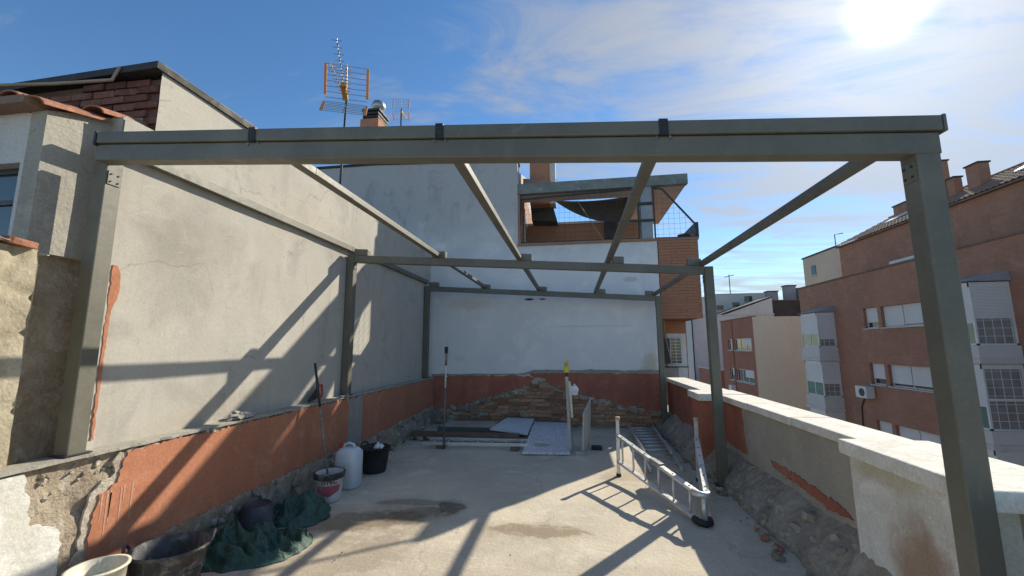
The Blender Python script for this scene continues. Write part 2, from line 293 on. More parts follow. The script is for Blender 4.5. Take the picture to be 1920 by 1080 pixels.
CREAMWALL = mat('cream_render', [(0.58, 0.50, 0.38), (0.53, 0.46, 0.36)], 0.92, 0.4, 0.1, 30, streak=0.15, streakc=(0.4, 0.35, 0.27), spec=0.1)
WHITEALU = mat('white_window_frame', [(0.66, 0.66, 0.64), (0.60, 0.60, 0.58)], 0.5, 3, 0.0, spec=0.4, grain=0.03)
SHUTTER = None
GLASS = mat('dark_window_glass', [(0.03, 0.045, 0.05), (0.05, 0.065, 0.065)], 0.08, 0.9, 0.0, spec=0.6, grain=0.0)
GREENGLASS = mat('green_window_glass', [(0.08, 0.22, 0.18), (0.06, 0.15, 0.13)], 0.12, 1.5, 0.0, spec=0.6, grain=0.0)
GREYGLASS = mat('curtained_glass', [(0.22, 0.21, 0.19), (0.28, 0.27, 0.25)], 0.2, 1.5, 0.0, spec=0.5, grain=0.0)
FASCIA = mat('green_grey_concrete', [(0.22, 0.25, 0.235), (0.17, 0.19, 0.18), (0.28, 0.30, 0.285)], 0.9, 3, 0.4, 30, streak=0.3, streakc=(0.12, 0.13, 0.12))
SOFFIT = mat('pale_soffit', [(0.55, 0.53, 0.49), (0.50, 0.48, 0.45)], 0.9, 2, 0.1, 30)
COLGREY = mat('painted_column', [(0.30, 0.34, 0.36), (0.26, 0.30, 0.32)], 0.7, 3, 0.2, 30)
SAIL = mat('charcoal_shade_cloth', [(0.05, 0.048, 0.05), (0.065, 0.062, 0.063)], 0.85, 4, 0.2, 60)
BROWNWALL = mat('brown_painted_wall', [(0.34, 0.19, 0.12), (0.30, 0.165, 0.105)], 0.85, 3, 0.2, 40)
ORANGE = mat('orange_plastic', [(0.75, 0.28, 0.06), (0.68, 0.24, 0.05)], 0.45, 6, 0.0)
ORANGEY = mat('amber_plastic', [(0.70, 0.38, 0.06), (0.62, 0.32, 0.05)], 0.45, 6, 0.0)
ASPHALT = mat('asphalt', [(0.05, 0.05, 0.052), (0.06, 0.06, 0.06)], 0.9, 1, 0.3, 20)
BITUMEN = mat('black_roof_edge', [(0.03, 0.03, 0.03), (0.05, 0.05, 0.047)], 0.7, 6, 0.3, 40)
ROOFCONC = mat('roof_concrete', [(0.33, 0.31, 0.28), (0.27, 0.255, 0.23)], 0.9, 1, 0.3, 30)
CABLE = mat('tan_cable', [(0.42, 0.33, 0.22), (0.36, 0.28, 0.19)], 0.7, 8, 0.0)
WHITEPAINT = mat('white_bracket', (0.8, 0.8, 0.78), 0.6, 5, 0.0)

def shutter_mat():
    M = bpy.data.materials.new('roller_shutter'); M.use_nodes = True; t = NT(M.node_tree)
    pos = t.n('ShaderNodeNewGeometry').outputs['Position']
    s = t.n('ShaderNodeSeparateXYZ'); t.l(pos, s.inputs[0])
    wv = t.math('SINE', t.math('MULTIPLY', s.outputs[2], 2 * math.pi / 0.05))
    n = t.noise(pos, 0.8, 4)
    col = t.mix(t.ramp(n, 0.3, 0.7), (0.66, 0.65, 0.62), (0.60, 0.59, 0.56))
    b = t.n('ShaderNodeBsdfPrincipled'); t.l(col, b.inputs['Base Color']); b.inputs['Roughness'].default_value = 0.55
    bp = t.n('ShaderNodeBump'); bp.inputs['Strength'].default_value = 0.5; bp.inputs['Distance'].default_value = 0.01
    t.l(wv, bp.inputs['Height']); t.l(bp.outputs[0], b.inputs['Normal'])
    o = t.n('ShaderNodeOutputMaterial'); t.l(b.outputs[0], o.inputs[0]); return M
SHUTTER = shutter_mat()

# ------------------------------------------------------------------ mesh helpers
def P(o, **kw):
    for k, v in kw.items():
        if v is not None: o[k] = v
    return o

def thing(name, label, cat, loc=(0, 0, 0), group=None):
    o = bpy.data.objects.new(name, None); COL.objects.link(o); o.location = loc
    o.empty_display_size = 0.2
    P(o, label=label, category=cat, group=group); return o

def wloc(o):
    v = Vector((0, 0, 0))
    while o is not None: v += o.location; o = o.parent
    return v

class MB:
    def __init__(s): s.v = []; s.f = []
    def add(s, vs, fs):
        k = len(s.v); s.v += [tuple(a) for a in vs]; s.f += [tuple(i + k for i in f) for f in fs]; return s
    def box(s, x0, x1, y0, y1, z0, z1):
        v = [(x, y, z) for x in (x0, x1) for y in (y0, y1) for z in (z0, z1)]
        return s.add(v, [(0, 1, 3, 2), (4, 6, 7, 5), (0, 4, 5, 1), (2, 3, 7, 6), (0, 2, 6, 4), (1, 5, 7, 3)])
    def hexa(s, p):   # p: 8 corners ordered as box()
        return s.add(p, [(0, 1, 3, 2), (4, 6, 7, 5), (0, 4, 5, 1), (2, 3, 7, 6), (0, 2, 6, 4), (1, 5, 7, 3)])
    def bar(s, a, b, wx, hz, up=(0, 0, 1)):
        """rectangular bar from a to b: width wx across, height hz along up"""
        a, b, up = Vector(a), Vector(b), Vector(up); d = (b - a).normalized()
        sd = d.cross(up).normalized(); u = sd.cross(d).normalized()
        p = []
        for q in (a, b):
            for i in (-1, 1):
                for j in (-1, 1): p.append(q + sd * i * wx / 2 + u * j * hz / 2)
        return s.add(p, [(0, 1, 3, 2), (4, 6, 7, 5), (0, 4, 5, 1), (2, 3, 7, 6), (0, 2, 6, 4), (1, 5, 7, 3)])
    def tube(s, pts, r, n=8, caps=True):
        pts = [Vector(p) for p in pts]; rs = r if isinstance(r, (list, tuple)) else [r] * len(pts)
        rings = []
        prev = None
        for i, p in enumerate(pts):
            d = (pts[min(i + 1, len(pts) - 1)] - pts[max(i - 1, 0)]).normalized()
            if prev is None:
                prev = d.orthogonal().normalized()
            e = (prev - d * prev.dot(d)).normalized(); prev = e; g = d.cross(e)
            rings.append([p + (e * math.cos(2 * math.pi * k / n) + g * math.sin(2 * math.pi * k / n)) * rs[i] for k in range(n)])
        k0 = len(s.v)
        for rg in rings: s.v += [tuple(q) for q in rg]
        for i in range(len(rings) - 1):
            for k in range(n):
                a = k0 + i * n + k; b = k0 + i * n + (k + 1) % n
                s.f.append((a, b, b + n, a + n))
        if caps:
            s.f.append(tuple(k0 + k for k in reversed(range(n)))); s.f.append(tuple(k0 + (len(rings) - 1) * n + k for k in range(n)))
        return s
    def lathe(s, prof, c=(0, 0, 0), n=28, sx=1.0, sy=1.0, wob=0.0, seed=0):
        k0 = len(s.v); c = Vector(c)
        for (r, z) in prof:
            for k in range(n):
                a = 2 * math.pi * k / n
                q = 1 + wob * math.sin(2 * a + seed) + wob * 0.6 * math.sin(3 * a + seed * 2)
                s.v.append((c.x + r * q * sx * math.cos(a), c.y + r * q * sy * math.sin(a), c.z + z))
        for i in range(len(prof) - 1):
            for k in range(n):
                a = k0 + i * n + k; b = k0 + i * n + (k + 1) % n
                s.f.append((a, b, b + n, a + n))
        return s
    def prism(s, poly, vec):
        """poly: 3D outline, extruded along vec (concave allowed)"""
        k = len(s.v); n = len(poly); vec = Vector(vec)
        s.v += [tuple(p) for p in poly] + [tuple(Vector(p) + vec) for p in poly]
        s.f.append(tuple(k + i for i in reversed(range(n)))); s.f.append(tuple(k + n + i for i in range(n)))
        for i in range(n):
            j = (i + 1) % n; s.f.append((k + i, k + j, k + n + j, k + n + i))
        return s
    def build(s, name, material, parent=None, smooth=False, label=None, bevel=0.0, kind=None, tri=False, recalc=True):
        off = wloc(parent) if parent else Vector((0, 0, 0))
        me = bpy.data.meshes.new(name)
        me.from_pydata([(a[0] - off.x, a[1] - off.y, a[2] - off.z) for a in s.v], [], s.f); me.update()
        if recalc or tri:
            bm = bmesh.new(); bm.from_mesh(me)
            if tri: bmesh.ops.triangulate(bm, faces=[f for f in bm.faces if len(f.verts) > 4])
            bmesh.ops.recalc_face_normals(bm, faces=bm.faces); bm.to_mesh(me); bm.free()
        if smooth:
            me.polygons.foreach_set('use_smooth', [True] * len(me.polygons))
        me.materials.append(material)
        o = bpy.data.objects.new(name, me); COL.objects.link(o)
        if parent: o.parent = parent
        if bevel > 0:
            b = o.modifiers.new('edge', 'BEVEL'); b.width = bevel; b.segments = 2; b.limit_method = 'ANGLE'
        P(o, label=label, kind=kind); return o

def ragged(pts, step=0.06, amp=0.015, seed=0, keep=()):
    """2D outline with its edges broken up; keep: indices of edges left straight"""
    out = []; n = len(pts); rr = random.Random(seed)
    for i in range(n):
        a, b = Vector(pts[i]), Vector(pts[(i + 1) % n]); d = (b - a); L = d.length
        out.append(tuple(a))
        if i in keep or L < step: continue
        k = int(L / step); nrm = Vector((-d.y, d.x)).normalized()
        for j in range(1, k):
            q = a + d * (j / k) + nrm * (rr.gauss(0, amp) + amp * 2 * noise.noise((a.x + d.x * j / k * 1.0) * Vector((3, 0, 0)) + Vector((0, seed * 1.7, (a.y + d.y * j / k) * 3))))
            out.append(tuple(q))
    return out

def onX(pts, x): return [(x, p[0], p[1]) for p in pts]
def onY(pts, y): return [(p[0], y, p[1]) for p in pts]

def rough_sheet(name, material, parent, fn, nu, nv, label=None, smooth=True):
    mb = MB(); vs = [fn(i / nu, j / nv) for i in range(nu + 1) for j in range(nv + 1)]
    fs = [(i * (nv + 1) + j, (i + 1) * (nv + 1) + j, (i + 1) * (nv + 1) + j + 1, i * (nv + 1) + j + 1) for i in range(nu) for j in range(nv)]
    mb.add(vs, fs); return mb.build(name, material, parent, smooth=smooth, label=label, recalc=False)

# shared piece meshes: chipped bricks (unit box) and stones
def chip_mesh(name, seed, amp=0.06):
    rr = random.Random(seed); me = bpy.data.meshes.new(name); bm = bmesh.new()
    bmesh.ops.create_cube(bm, size=1.0)
    bmesh.ops.bevel(bm, geom=bm.edges[:], offset=0.06, segments=1, affect='EDGES')
    for v in bm.verts: v.co += Vector((rr.gauss(0, amp * 0.25), rr.gauss(0, amp * 0.4), rr.gauss(0, amp * 0.5)))
    bm.to_mesh(me); bm.free(); return me
def stone_mesh(name, seed):
    rr = random.Random(seed); me = bpy.data.meshes.new(name); bm = bmesh.new()
    bmesh.ops.create_icosphere(bm, subdivisions=2, radius=0.5)
    o = Vector((rr.random() * 50, rr.random() * 50, 0))
    for v in bm.verts:
        d = v.co.normalized(); k = 0.38 + 0.22 * noise.noise(d * 1.4 + o) + 0.08 * noise.noise(d * 4 + o)
        q = d * k * 1.25; v.co = Vector((max(-.42, min(.42, q.x)), max(-.4, min(.4, q.y)), max(-.4, min(.4, q.z))))
    bm.to_mesh(me); bm.free(); return me
BRICKM = [chip_mesh('brick_piece', i) for i in range(6)]
CLEANB = [chip_mesh('face_brick_piece', 20 + i, 0.02) for i in range(3)]
STONEM = [stone_mesh('stone_piece', 40 + i) for i in range(8)]
def piece(meshes, name, material, parent, loc, scale, rot=(0, 0, 0)):
    me = random.choice(meshes)
    key = (me.name, material.name)
    if key not in PIECES:
        c = me.copy(); c.materials.clear(); c.materials.append(material); PIECES[key] = c
    o = bpy.data.objects.new(name, PIECES[key]); COL.objects.link(o)
    o.parent = parent; o.location = Vector(loc) - wloc(parent); o.scale = scale; o.rotation_euler = rot; return o
PIECES = {}

# ------------------------------------------------------------------ ground and terrace floor
ST = 'structure'
STREET_Z = -10.0
MB().box(-400, 900, -400, 1200, STREET_Z - 0.5, STREET_Z).build('ground', mat('pale_bounce_ground', [(0.22, 0.21, 0.19), (0.18, 0.17, 0.155)], 0.9, 0.4, 0.2, 20), kind=ST)  # unseen street level; pale tone made up to bounce fill light onto facing walls
MB().box(12.6, 14.69, -40, 160, STREET_Z, STREET_Z + 0.14).build('pavement', ROOFCONC, kind=ST)
fl = rough_sheet('terrace_floor', CONCRETE, None,
    lambda u, v: (-3.3 + 5.5 * u, -3.0 + 11.7 * v, 0.010 * noise.noise(Vector((u * 9, v * 14, 0))) + 0.004 * noise.noise(Vector((u * 40, v * 60, 3)))), 60, 120)
P(fl, kind=ST)

# ------------------------------------------------------------------ house on the left (tall party wall, brick infill, low annex)
XW = -3.08
house = thing('rendered_house', 'tall grey rendered house wall along the left of the terrace with brick infill', 'house', (XW, 2.5, 0))
# party wall with a slightly wavy surface
def wallfn(u, v):
    y, z = 2.5 + 6.2 * u, 0.5 + 3.2 * v
    return (XW + 0.010 * noise.noise(Vector((y * 0.9, z * 0.9, 1))) + 0.004 * noise.noise(Vector((y * 5, z * 5, 4))), y, z)
rough_sheet('party_wall', RENDER, house, wallfn, 90, 50)
MB().box(-9.0, XW - 0.03, 2.56, 8.64, -0.4, 3.66).build('house_body', ROOFCONC, house)
MB().add([(-9.0, 2.44, 3.50), (XW + 0.025, 2.44, 3.70), (XW + 0.025, 8.66, 3.70), (-9.0, 8.66, 3.50),
          (-9.0, 2.44, 3.56), (XW + 0.025, 2.44, 3.755), (XW + 0.025, 8.66, 3.755), (-9.0, 8.66, 3.56)],
         [(0, 1, 2, 3), (4, 5, 6, 7), (0, 1, 5, 4), (1, 2, 6, 5), (2, 3, 7, 6), (3, 0, 4, 7)]).build('roof_edge', BITUMEN, house)
# ragged strip of light mortar on top of the roof edge
mb = MB(); y = 2.5
while y < 8.6:
    l = random.uniform(0.12, 0.4); mb.box(XW - 0.10, XW + 0.012, y, y + l * 0.9, 3.75, 3.765 + random.random() * 0.02); y += l
mb.build('roof_mortar', ROOFCONC, house)
# brick infill facing the camera, at y = 2.5
rough_sheet('party_wall', RENDER, house, lambda u, v: wallfn((-0.205 + 0.205 * u) / 6.2, 2.72 / 3.2 * v), 6, 50)
MB().box(XW - 0.16, XW - 0.02, 2.295, 2.498, 0.5, 3.22).build('wall_return', RENDER, house)
MB().box(-4.75, XW - 0.012, 2.52, 2.57, 2.85, 3.66).build('infill_bed', DARKMORTAR, house)
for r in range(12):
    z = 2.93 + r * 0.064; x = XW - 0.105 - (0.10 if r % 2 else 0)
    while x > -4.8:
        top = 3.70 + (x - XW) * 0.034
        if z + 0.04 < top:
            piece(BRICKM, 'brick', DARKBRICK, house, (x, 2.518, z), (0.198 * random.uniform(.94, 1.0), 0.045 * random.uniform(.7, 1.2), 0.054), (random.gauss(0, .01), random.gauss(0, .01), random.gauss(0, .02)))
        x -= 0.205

# lower annex in front of it: lit side wall, shaded front with a window, tiles along its top
annex = thing('house_annex', 'cream rendered annex with terracotta tile edge and dark window at far left', 'house', (XW, 1.9, 1.5))
XA = -3.20
MB().prism(onX([(1.95, 2.18), (2.5, 2.18), (2.5, 3.34), (2.3, 3.22), (1.95, 3.07)], XA), (-0.12, 0, 0)).build('side_wall', HOUSEWALL, annex, tri=True)
MB().box(XA - 0.20, XA - 0.06, 1.80, 2.5, 0.9, 2.19).build('recessed_wall', RUBBLE, annex)
# front wall with a window opening
mb = MB(); x0, x1 = -4.2, -3.35; ya_, yb_ = 1.952, 2.07
mb.box(-6.4, x0, ya_, yb_, 2.17, 3.07); mb.box(x1, XA - 0.005, ya_, yb_, 2.17, 3.065); mb.box(x0, x1, ya_, yb_, 2.74, 3.07); mb.box(x0, x1, ya_, yb_, 2.17, 2.26)
mb.build('front_wall', PALEWALL, annex)
win = MB().box(x0, x1, 2.035, 2.045, 2.26, 2.74).build('window', GLASS, annex)
mb = MB(); mb.box(x0, x1, 2.02, 2.055, 2.705, 2.74); mb.box(x1 - 0.035, x1, 2.02, 2.055, 2.26, 2.705); mb.box(x0, x1, 2.02, 2.055, 2.26, 2.29); mb.box(-3.72, -3.68, 2.02, 2.055, 2.29, 2.705); mb.box(x0, x1 - .035, 2.02, 2.055, 2.50, 2.53)
mb.build('frame', DARKMET, win)
MB().box(-6.4, XA - 0.03, 1.85, 2.5, 3.07, 3.12).build('annex_roof', ROOFBROWN, annex)
def tile(parent, a, b, w0, w1, mat_=TERRACOTTA, name='tile'):
    """half-round roof tile from a (low) to b"""
    a, b = Vector(a), Vector(b); d = (b - a).normalized(); sd = d.cross(Vector((0, 0, 1))).normalized(); up = sd.cross(d)
    mb = MB(); n = 8; vs = []
    for (q, w_) in ((a, w0), (b, w1)):
        for rr in (1.0, 0.86):
            for k in range(n + 1):
                t_ = math.pi * k / n; vs.append(q + sd * math.cos(t_) * w_ * rr + up * math.sin(t_) * w_ * 0.62 * rr)
    m_ = n + 1; fs = []
    for k in range(n):
        fs += [(k, k + 1, 2 * m_ + k + 1, 2 * m_ + k), (m_ + k, 3 * m_ + k, 3 * m_ + k + 1, m_ + k + 1), (k, m_ + k, m_ + k + 1, k + 1), (2 * m_ + k, 2 * m_ + k + 1, 3 * m_ + k + 1, 3 * m_ + k)]
    fs += [(0, 2 * m_, 3 * m_, m_), (n, m_ + n, 3 * m_ + n, 2 * m_ + n)]
    return mb.add(vs, fs).build(name, mat_, parent, smooth=False)
# row of cover tiles lying along the sloping top of the side wall, and eave tiles over the front
for k in range(2):
    ya = 1.88 + k * 0.31; za = 3.065 + k * 0.125
    tile(annex, (XA - 0.02, ya, za), (XA - 0.04, ya + 0.38, za + 0.10), 0.095, 0.075)
for k in range(9):
    x = -3.36 - k * 0.23
    tile(annex, (x, 1.86, 3.10), (x, 2.18, 3.19), 0.095, 0.075)
    tile(annex, (x, 2.12, 3.17), (x, 2.5, 3.26), 0.095, 0.075)
MB().tube([(-4.25, 1.85, 3.25), (-3.9, 2.0, 3.34), (-3.62, 2.2, 3.46), (-3.42, 2.42, 3.62), (-3.38, 2.43, 3.73)], 0.012, 8).build('cable', CABLE, annex, smooth=True)

# boundary wall beside the near left post, broken tiles on top
bw = thing('boundary_wall', 'cracked cream boundary wall at the left edge, broken tiles along its top', 'wall', (-3.02, 0.5, 0.9))
def bwfn(u, v):
    y, z = -1.6 + 3.50 * u, 0.92 + 1.24 * v
    d = noise.noise(Vector((y * 2.2, z * 2.2, 7))); c = abs(noise.noise(Vector((y * 1.7, z * 3.0, 2))))
    return (-3.015 + 0.018 * d - (0.015 if c < 0.03 else 0) + 0.006 * noise.noise(Vector((y * 11, z * 11, 3))), y, z)
rough_sheet('wall_face', LOWWALL, bw, bwfn, 130, 50)
MB().box(-3.3, -3.045, -1.6, 1.895, 0.9, 2.15).build('wall_core', LOWWALL, bw)
MB().add([(-3.015, 1.9, .92), (-3.3, 1.9, .92), (-3.3, 1.9, 2.16), (-3.015, 1.9, 2.16)], [(0, 1, 2, 3)]).build('wall_end', LOWWALL, bw)
rr = random.Random(5)
for k in range(26):
    y = -0.35 + k * 0.086
    piece(BRICKM if k % 3 else STONEM, 'tile', TERRACOTTA if k % 3 else STONE, bw, (-3.06 + rr.uniform(-.05, .05), y, 2.17 + rr.uniform(-0.01, .03)), (rr.uniform(.14, .24), rr.uniform(.10, .17), rr.uniform(.03, .06)), (rr.gauss(0, .15), rr.gauss(0, .2), rr.gauss(0, .5)))

# ------------------------------------------------------------------ low wall with red plaster along the left (carries the left posts)
XR_ = -2.94
low = thing('low_plinth_wall', 'low plinth wall along the left, red plaster, rubble foot and crumbling brown patch', 'wall', (XR_, 5.0, 0))
def lowfn(u, v):
    y, z = 0.3 + 8.33 * u, 0.955 * v
    dam = max(0, 1 - abs(y - 2.2) / 0.30) * (1 if z > 0.6 else 0.3)
    foot = max(0.0, (0.36 - z) / 0.36)
    x = XR_ - 0.022 + 0.045 * foot ** 0.7 + 0.030 * noise.noise(Vector((y * 5, z * 5, 0))) * (0.35 + foot + dam * 0.6) + 0.012 * noise.noise(Vector((y * 16, z * 16, 5))) * (0.3 + foot + dam) - 0.02 * dam
    return (x, y, z)
rough_sheet('rubble_face', RUBBLE, low, lowfn, 330, 40)
MB().box(-3.3, XR_ - 0.06, 0.3, 8.63, 0.0, 0.93).build('wall_core', RUBBLE, low)
MB().prism([(p[0], p[1], 0.945) for p in ragged([(XW - 0.02, 0.3), (XR_ + 0.004, 0.3), (XR_ + 0.004, 8.63), (XW - 0.02, 8.63)], 0.07, 0.006, 3, keep=(0, 2, 3))], (0, 0, 0.018)).build('ledge', HOUSEWALL, low, tri=True)
redp = ragged([(2.46, 0.925), (5.23, 0.925), (5.23, 0.31), (4.4, 0.33), (3.4, 0.31), (2.62, 0.29), (2.27, 0.12), (2.29, 0.55), (2.32, 0.70), (2.42, 0.74)], 0.022, 0.007, 11, keep=(1,))
MB().prism(onX(redp, XR_ - 0.018), (0.02, 0, 0)).build('red_plaster', REDPL, low, tri=True)
uc = ragged([(2.42, 0.93), (5.22, 0.93), (5.22, 0.27), (4.4, 0.29), (3.4, 0.265), (2.62, 0.24), (2.25, 0.09), (2.25, 0.56), (2.28, 0.72), (2.38, 0.78)], 0.03, 0.012, 61, keep=(1,))
MB().prism(onX(uc, XR_ - 0.024), (0.016, 0, 0)).build('undercoat', RUBBLEG, low, tri=True)
uc = ragged([(5.62, 0.93), (8.61, 0.93), (8.61, 0.34), (7.4, 0.31), (6.4, 0.28), (5.62, 0.27)], 0.03, 0.012, 62, keep=(1,))
MB().prism(onX(uc, XR_ - 0.024), (0.016, 0, 0)).build('undercoat', RUBBLEG, low, tri=True)
redp2 = ragged([(5.60, 0.925), (8.6, 0.925), (8.6, 0.38), (7.4, 0.36), (6.4, 0.33), (5.60, 0.32)], 0.022, 0.007, 12, keep=(1,))
MB().prism(onX(redp2, XR_ - 0.018), (0.02, 0, 0)).build('red_plaster', REDPL, low, tri=True)
MB().prism(onX(ragged([(5.20, 0.93), (5.63, 0.93), (5.63, 0.33), (5.20, 0.33)], 0.05, 0.010, 13), XR_ - 0.02), (0.018, 0, 0)).build('cement_patch', CEMENT, low, tri=True)
whp = ragged([(0.3, 0.93), (1.93, 0.93), (1.97, 0.80), (1.98, 0.66), (2.05, 0.62), (2.12, 0.58), (2.14, 0.40), (2.11, 0.10), (1.95, 0.03), (0.3, 0.03)], 0.022, 0.006, 14, keep=(0, 8, 9))
MB().prism(onX(whp, XR_ - 0.016), (0.024, 0, 0)).build('white_plaster', WHITEPL, low, tri=True)
# smears of render dripping over the red
mb = MB(); rr = random.Random(3)
for k in range(7):
    y = 2.33 + rr.random() * 0.22; z = 0.74 - rr.random() * 0.05; l = rr.uniform(0.08, 0.32)
    mb.prism(onX([(y, z), (y + 0.012, z), (y + 0.006, z - l), (y + 0.001, z - l)], XR_ + 0.0015), (0.002, 0, 0))
mb.build('render_drips', mat('dried_slurry', [(0.52, 0.30, 0.21), (0.48, 0.27, 0.185)], 0.9, 6, 0.2), low)
rr = random.Random(17)
for k in range(60):
    y = rr.uniform(2.25, 8.5); s_ = rr.uniform(0.04, 0.10)
    piece(STONEM, 'stone', STONE, low, (XR_ - 0.005 + rr.uniform(-0.01, 0.03), y, rr.uniform(0.03, 0.34)), (s_ * 0.9, s_ * rr.uniform(1, 1.9), s_ * rr.uniform(.6, 1)), (rr.random(), rr.random() * 0.4, rr.random() * 3))
rr = random.Random(18)
for k in range(16):
    y = 1.98 + 0.5 * rr.random(); z = rr.uniform(0.72, 0.93) if y > 2.05 else rr.uniform(0.8, .93); s_ = rr.uniform(0.02, 0.045)
    piece(STONEM, 'stone', STONE, low, (XR_ - 0.038, y, z), (s_ * .8, s_ * 1.5, s_), (rr.random(), rr.random(), rr.random() * 3))
# red paint left on the tall wall beside the first post
mb = MB(); mb.prism(onX(ragged([(2.33, 1.02), (2.349, 1.02), (2.350, 1.5), (2.352, 1.82), (2.39, 1.98), (2.385, 2.10), (2.36, 2.16), (2.33, 2.16), (2.33, 1.5)], 0.025, 0.003, 21), XW - 0.01), (0.018, 0, 0))
MB.build(mb, 'red_paint_patch', REDPL, house, tri=True)

# ------------------------------------------------------------------ end wall house: white party wall, terrace above, brick balcony on the street side
YF = 8.65
end = thing('white_end_house', 'house closing the terrace, white party wall below, roof terrace with sail above', 'house', (0, YF, 0))
MB().prism(onY([(-7.5, -0.3), (1.76, -0.3), (1.76, 3.735), (-1.13, 3.745), (-1.13, 5.68), (-4.5, 5.83), (-7.5, 5.83)], YF), (0, 0.28, 0)).build('party_wall', WHITEWALL, end, tri=True)
MB().prism(onY([(-1.11, 5.67), (-4.5, 5.825), (-7.5, 5.825), (-7.5, 5.875), (-4.5, 5.88), (-1.11, 5.725)], YF - 0.03), (0, 0.34, 0)).build('wall_cap', BITUMEN, end, tri=True)
MB().box(-1.135, 1.78, YF - 0.03, YF + 0.30, 3.735, 3.79).build('terrace_sill', BROWNWALL, end)
MB().box(-7.5, 1.74, YF + 0.28, 16.0, -10, 3.70).build('house_body', BRICKFAR, end)
MB().prism([(-1.20, YF + 0.28, 3.7), (-1.20, YF + 0.28, 5.6), (-1.20, 12.0, 6.6), (-1.20, 16, 5.6), (-1.20, 16, 3.7)], (-6.3, 0, 0)).build('attic_body', PALEWALL, end)
# jamb and inner side wall of the terrace
MB().box(-1.128, -1.08, YF - 0.004, YF + 0.05, 3.79, 4.90).build('jamb', BROWNWALL, end)
MB().box(-1.195, -1.13, YF + 0.285, 12.6, 3.70, 5.4).build('side_wall', BROWNWALL, end)
d_ = MB().box(-1.13, -1.09, 9.6, 10.5, 3.75, 4.7).build('terrace_door', GREYGLASS, end)
MB().box(-1.09, -1.07, 9.55, 9.62, 3.75, 4.75).build('frame', WHITEALU, d_)
# parapet on the far side of the terrace
MB().box(-1.12, 2.55, YF + 0.31, 10.38, 3.70, 3.73).build('added_pale_floor', ROOFCONC, end)  # unseen pale sheet, added to keep orange bounce light off the soffit
MB().box(-1.13, 1.7, 10.4, 10.52, 3.70, 4.70).build('far_parapet', BROWNWALL, end)
MB().box(-1.13, 1.72, 10.37, 10.55, 4.70, 4.755).build('parapet_coping', SOFFIT, end)
# little lean-to roof inside
MB().prism([(-0.98, 9.9, 5.20), (-0.46, 9.9, 5.21), (-0.31, 9.9, 4.64), (-0.94, 9.9, 4.68)], (0, 0.4, 0)).build('inner_roof', DARKMET, end)
MB().box(0.85, 1.15, 10.25, 10.395, 4.25, 4.68).build('water_meter_box', DARKMET, end)
# canopy slab with fascia, pale soffit
mb = MB(); mb.hexa([(-1.12, YF - 0.02, 4.905), (-1.12, YF - 0.02, 5.14), (-1.12, YF + 0.12, 4.905), (-1.12, YF + 0.12, 5.14), (2.44, YF - 0.02, 4.93), (2.44, YF - 0.02, 5.15), (2.44, YF + 0.12, 4.93), (2.44, YF + 0.12, 5.15)])
mb.build('canopy_fascia', FASCIA, end, bevel=0.008)
# the slab is open in the middle (pergola bay with the sail), solid towards the street
MB().box(1.35, 2.43, YF + 0.12, 11.6, 4.95, 5.12).build('canopy_slab', SOFFIT, end)
MB().box(-1.10, 1.345, YF + 0.125, YF + 0.62, 4.93, 5.10).build('canopy_beam', SOFFIT, end)
MB().box(1.47, 1.70, YF + 0.02, YF + 0.25, 3.79, 4.93).build('column', COLGREY, end, bevel=0.006)
MB().box(1.40, 1.72, YF - 0.002, YF + 0.019, 4.52, 4.58).build('column_clamp', DARKMET, end); MB().box(1.14, 1.72, YF - 0.002, YF + 0.019, 4.16, 4.21).build('column_clamp', DARKMET, end)
# shade sail
def sailfn(u, v):
    A_, B_, C_ = Vector((-0.38, 9.32, 4.98)), Vector((1.33, 9.32, 4.98)), Vector((1.16, 9.6, 4.46))
    tp_ = A_.lerp(B_, u) - Vector((0, 0, 0.07 * 4 * u * (1 - u))); bt = A_.lerp(C_, u) - Vector((0, 0, 0.17 * 4 * u * (1 - u)))
    return tuple(tp_.lerp(bt, v) + Vector((0, 0.10 * math.sin(v * math.pi) * u, 0)))
so = rough_sheet('shade_sail', SAIL, end, sailfn, 24, 12)
md = so.modifiers.new('thick', 'SOLIDIFY'); md.thickness = 0.006
# railing: black frames with wire mesh
mb = MB(); fr = [(-1.06, 3.82), (1.42, 3.80), (1.42, 4.89), (-1.06, 4.80)]
for i in range(4):
    a, b = fr[i], fr[(i + 1) % 4]; mb.bar((a[0], YF + 0.03, a[1]), (b[0], YF + 0.03, b[1]), 0.03, 0.03, (0, 1, 0))
rail = mb.build('railing', DARKMET, end)
mb = MB(); x = -1.0
while x < 1.42: mb.tube([(x, YF + 0.03, 3.82), (x, YF + 0.03, 4.84)], 0.0022, 4); x += 0.11
z = 3.9
while z < 4.85: mb.tube([(-1.06, YF + 0.034, z), (1.42, YF + 0.034, z)], 0.0022, 4); z += 0.11
mb.build('wire_mesh', DARKMET, rail)
mb = MB(); tr = [(1.74, 3.80), (2.55, 3.79), (2.55, 4.05), (1.92, 4.86), (1.74, 4.88)]
for i in range(5):
    a, b = tr[i], tr[(i + 1) % 5]; mb.bar((a[0], YF + 0.03, a[1]), (b[0], YF + 0.03, b[1]), 0.03, 0.03, (0, 1, 0))
mb.box(2.53, 2.59, YF - 0.0, YF + 0.9, 3.79, 4.10)
rail2 = mb.build('railing', DARKMET, end)
mb = MB(); x = 1.8
while x < 2.55:
    mb.tube([(x, YF + 0.03, 3.80), (x, YF + 0.03, min(4.86, 4.05 + (2.55 - x) * 1.286))], 0.0022, 4); x += 0.11
z = 3.88
while z < 4.85: mb.tube([(1.74, YF + 0.034, z), (min(2.55, 2.55 - (z - 4.05) / 1.286), YF + 0.034, z)], 0.0022, 4); z += 0.11
mb.build('wire_mesh', DARKMET, rail2)
piece(STONEM, 'sandbag', SAIL, end, (2.35, YF + 0.2, 3.84), (0.32, 0.25, 0.16))
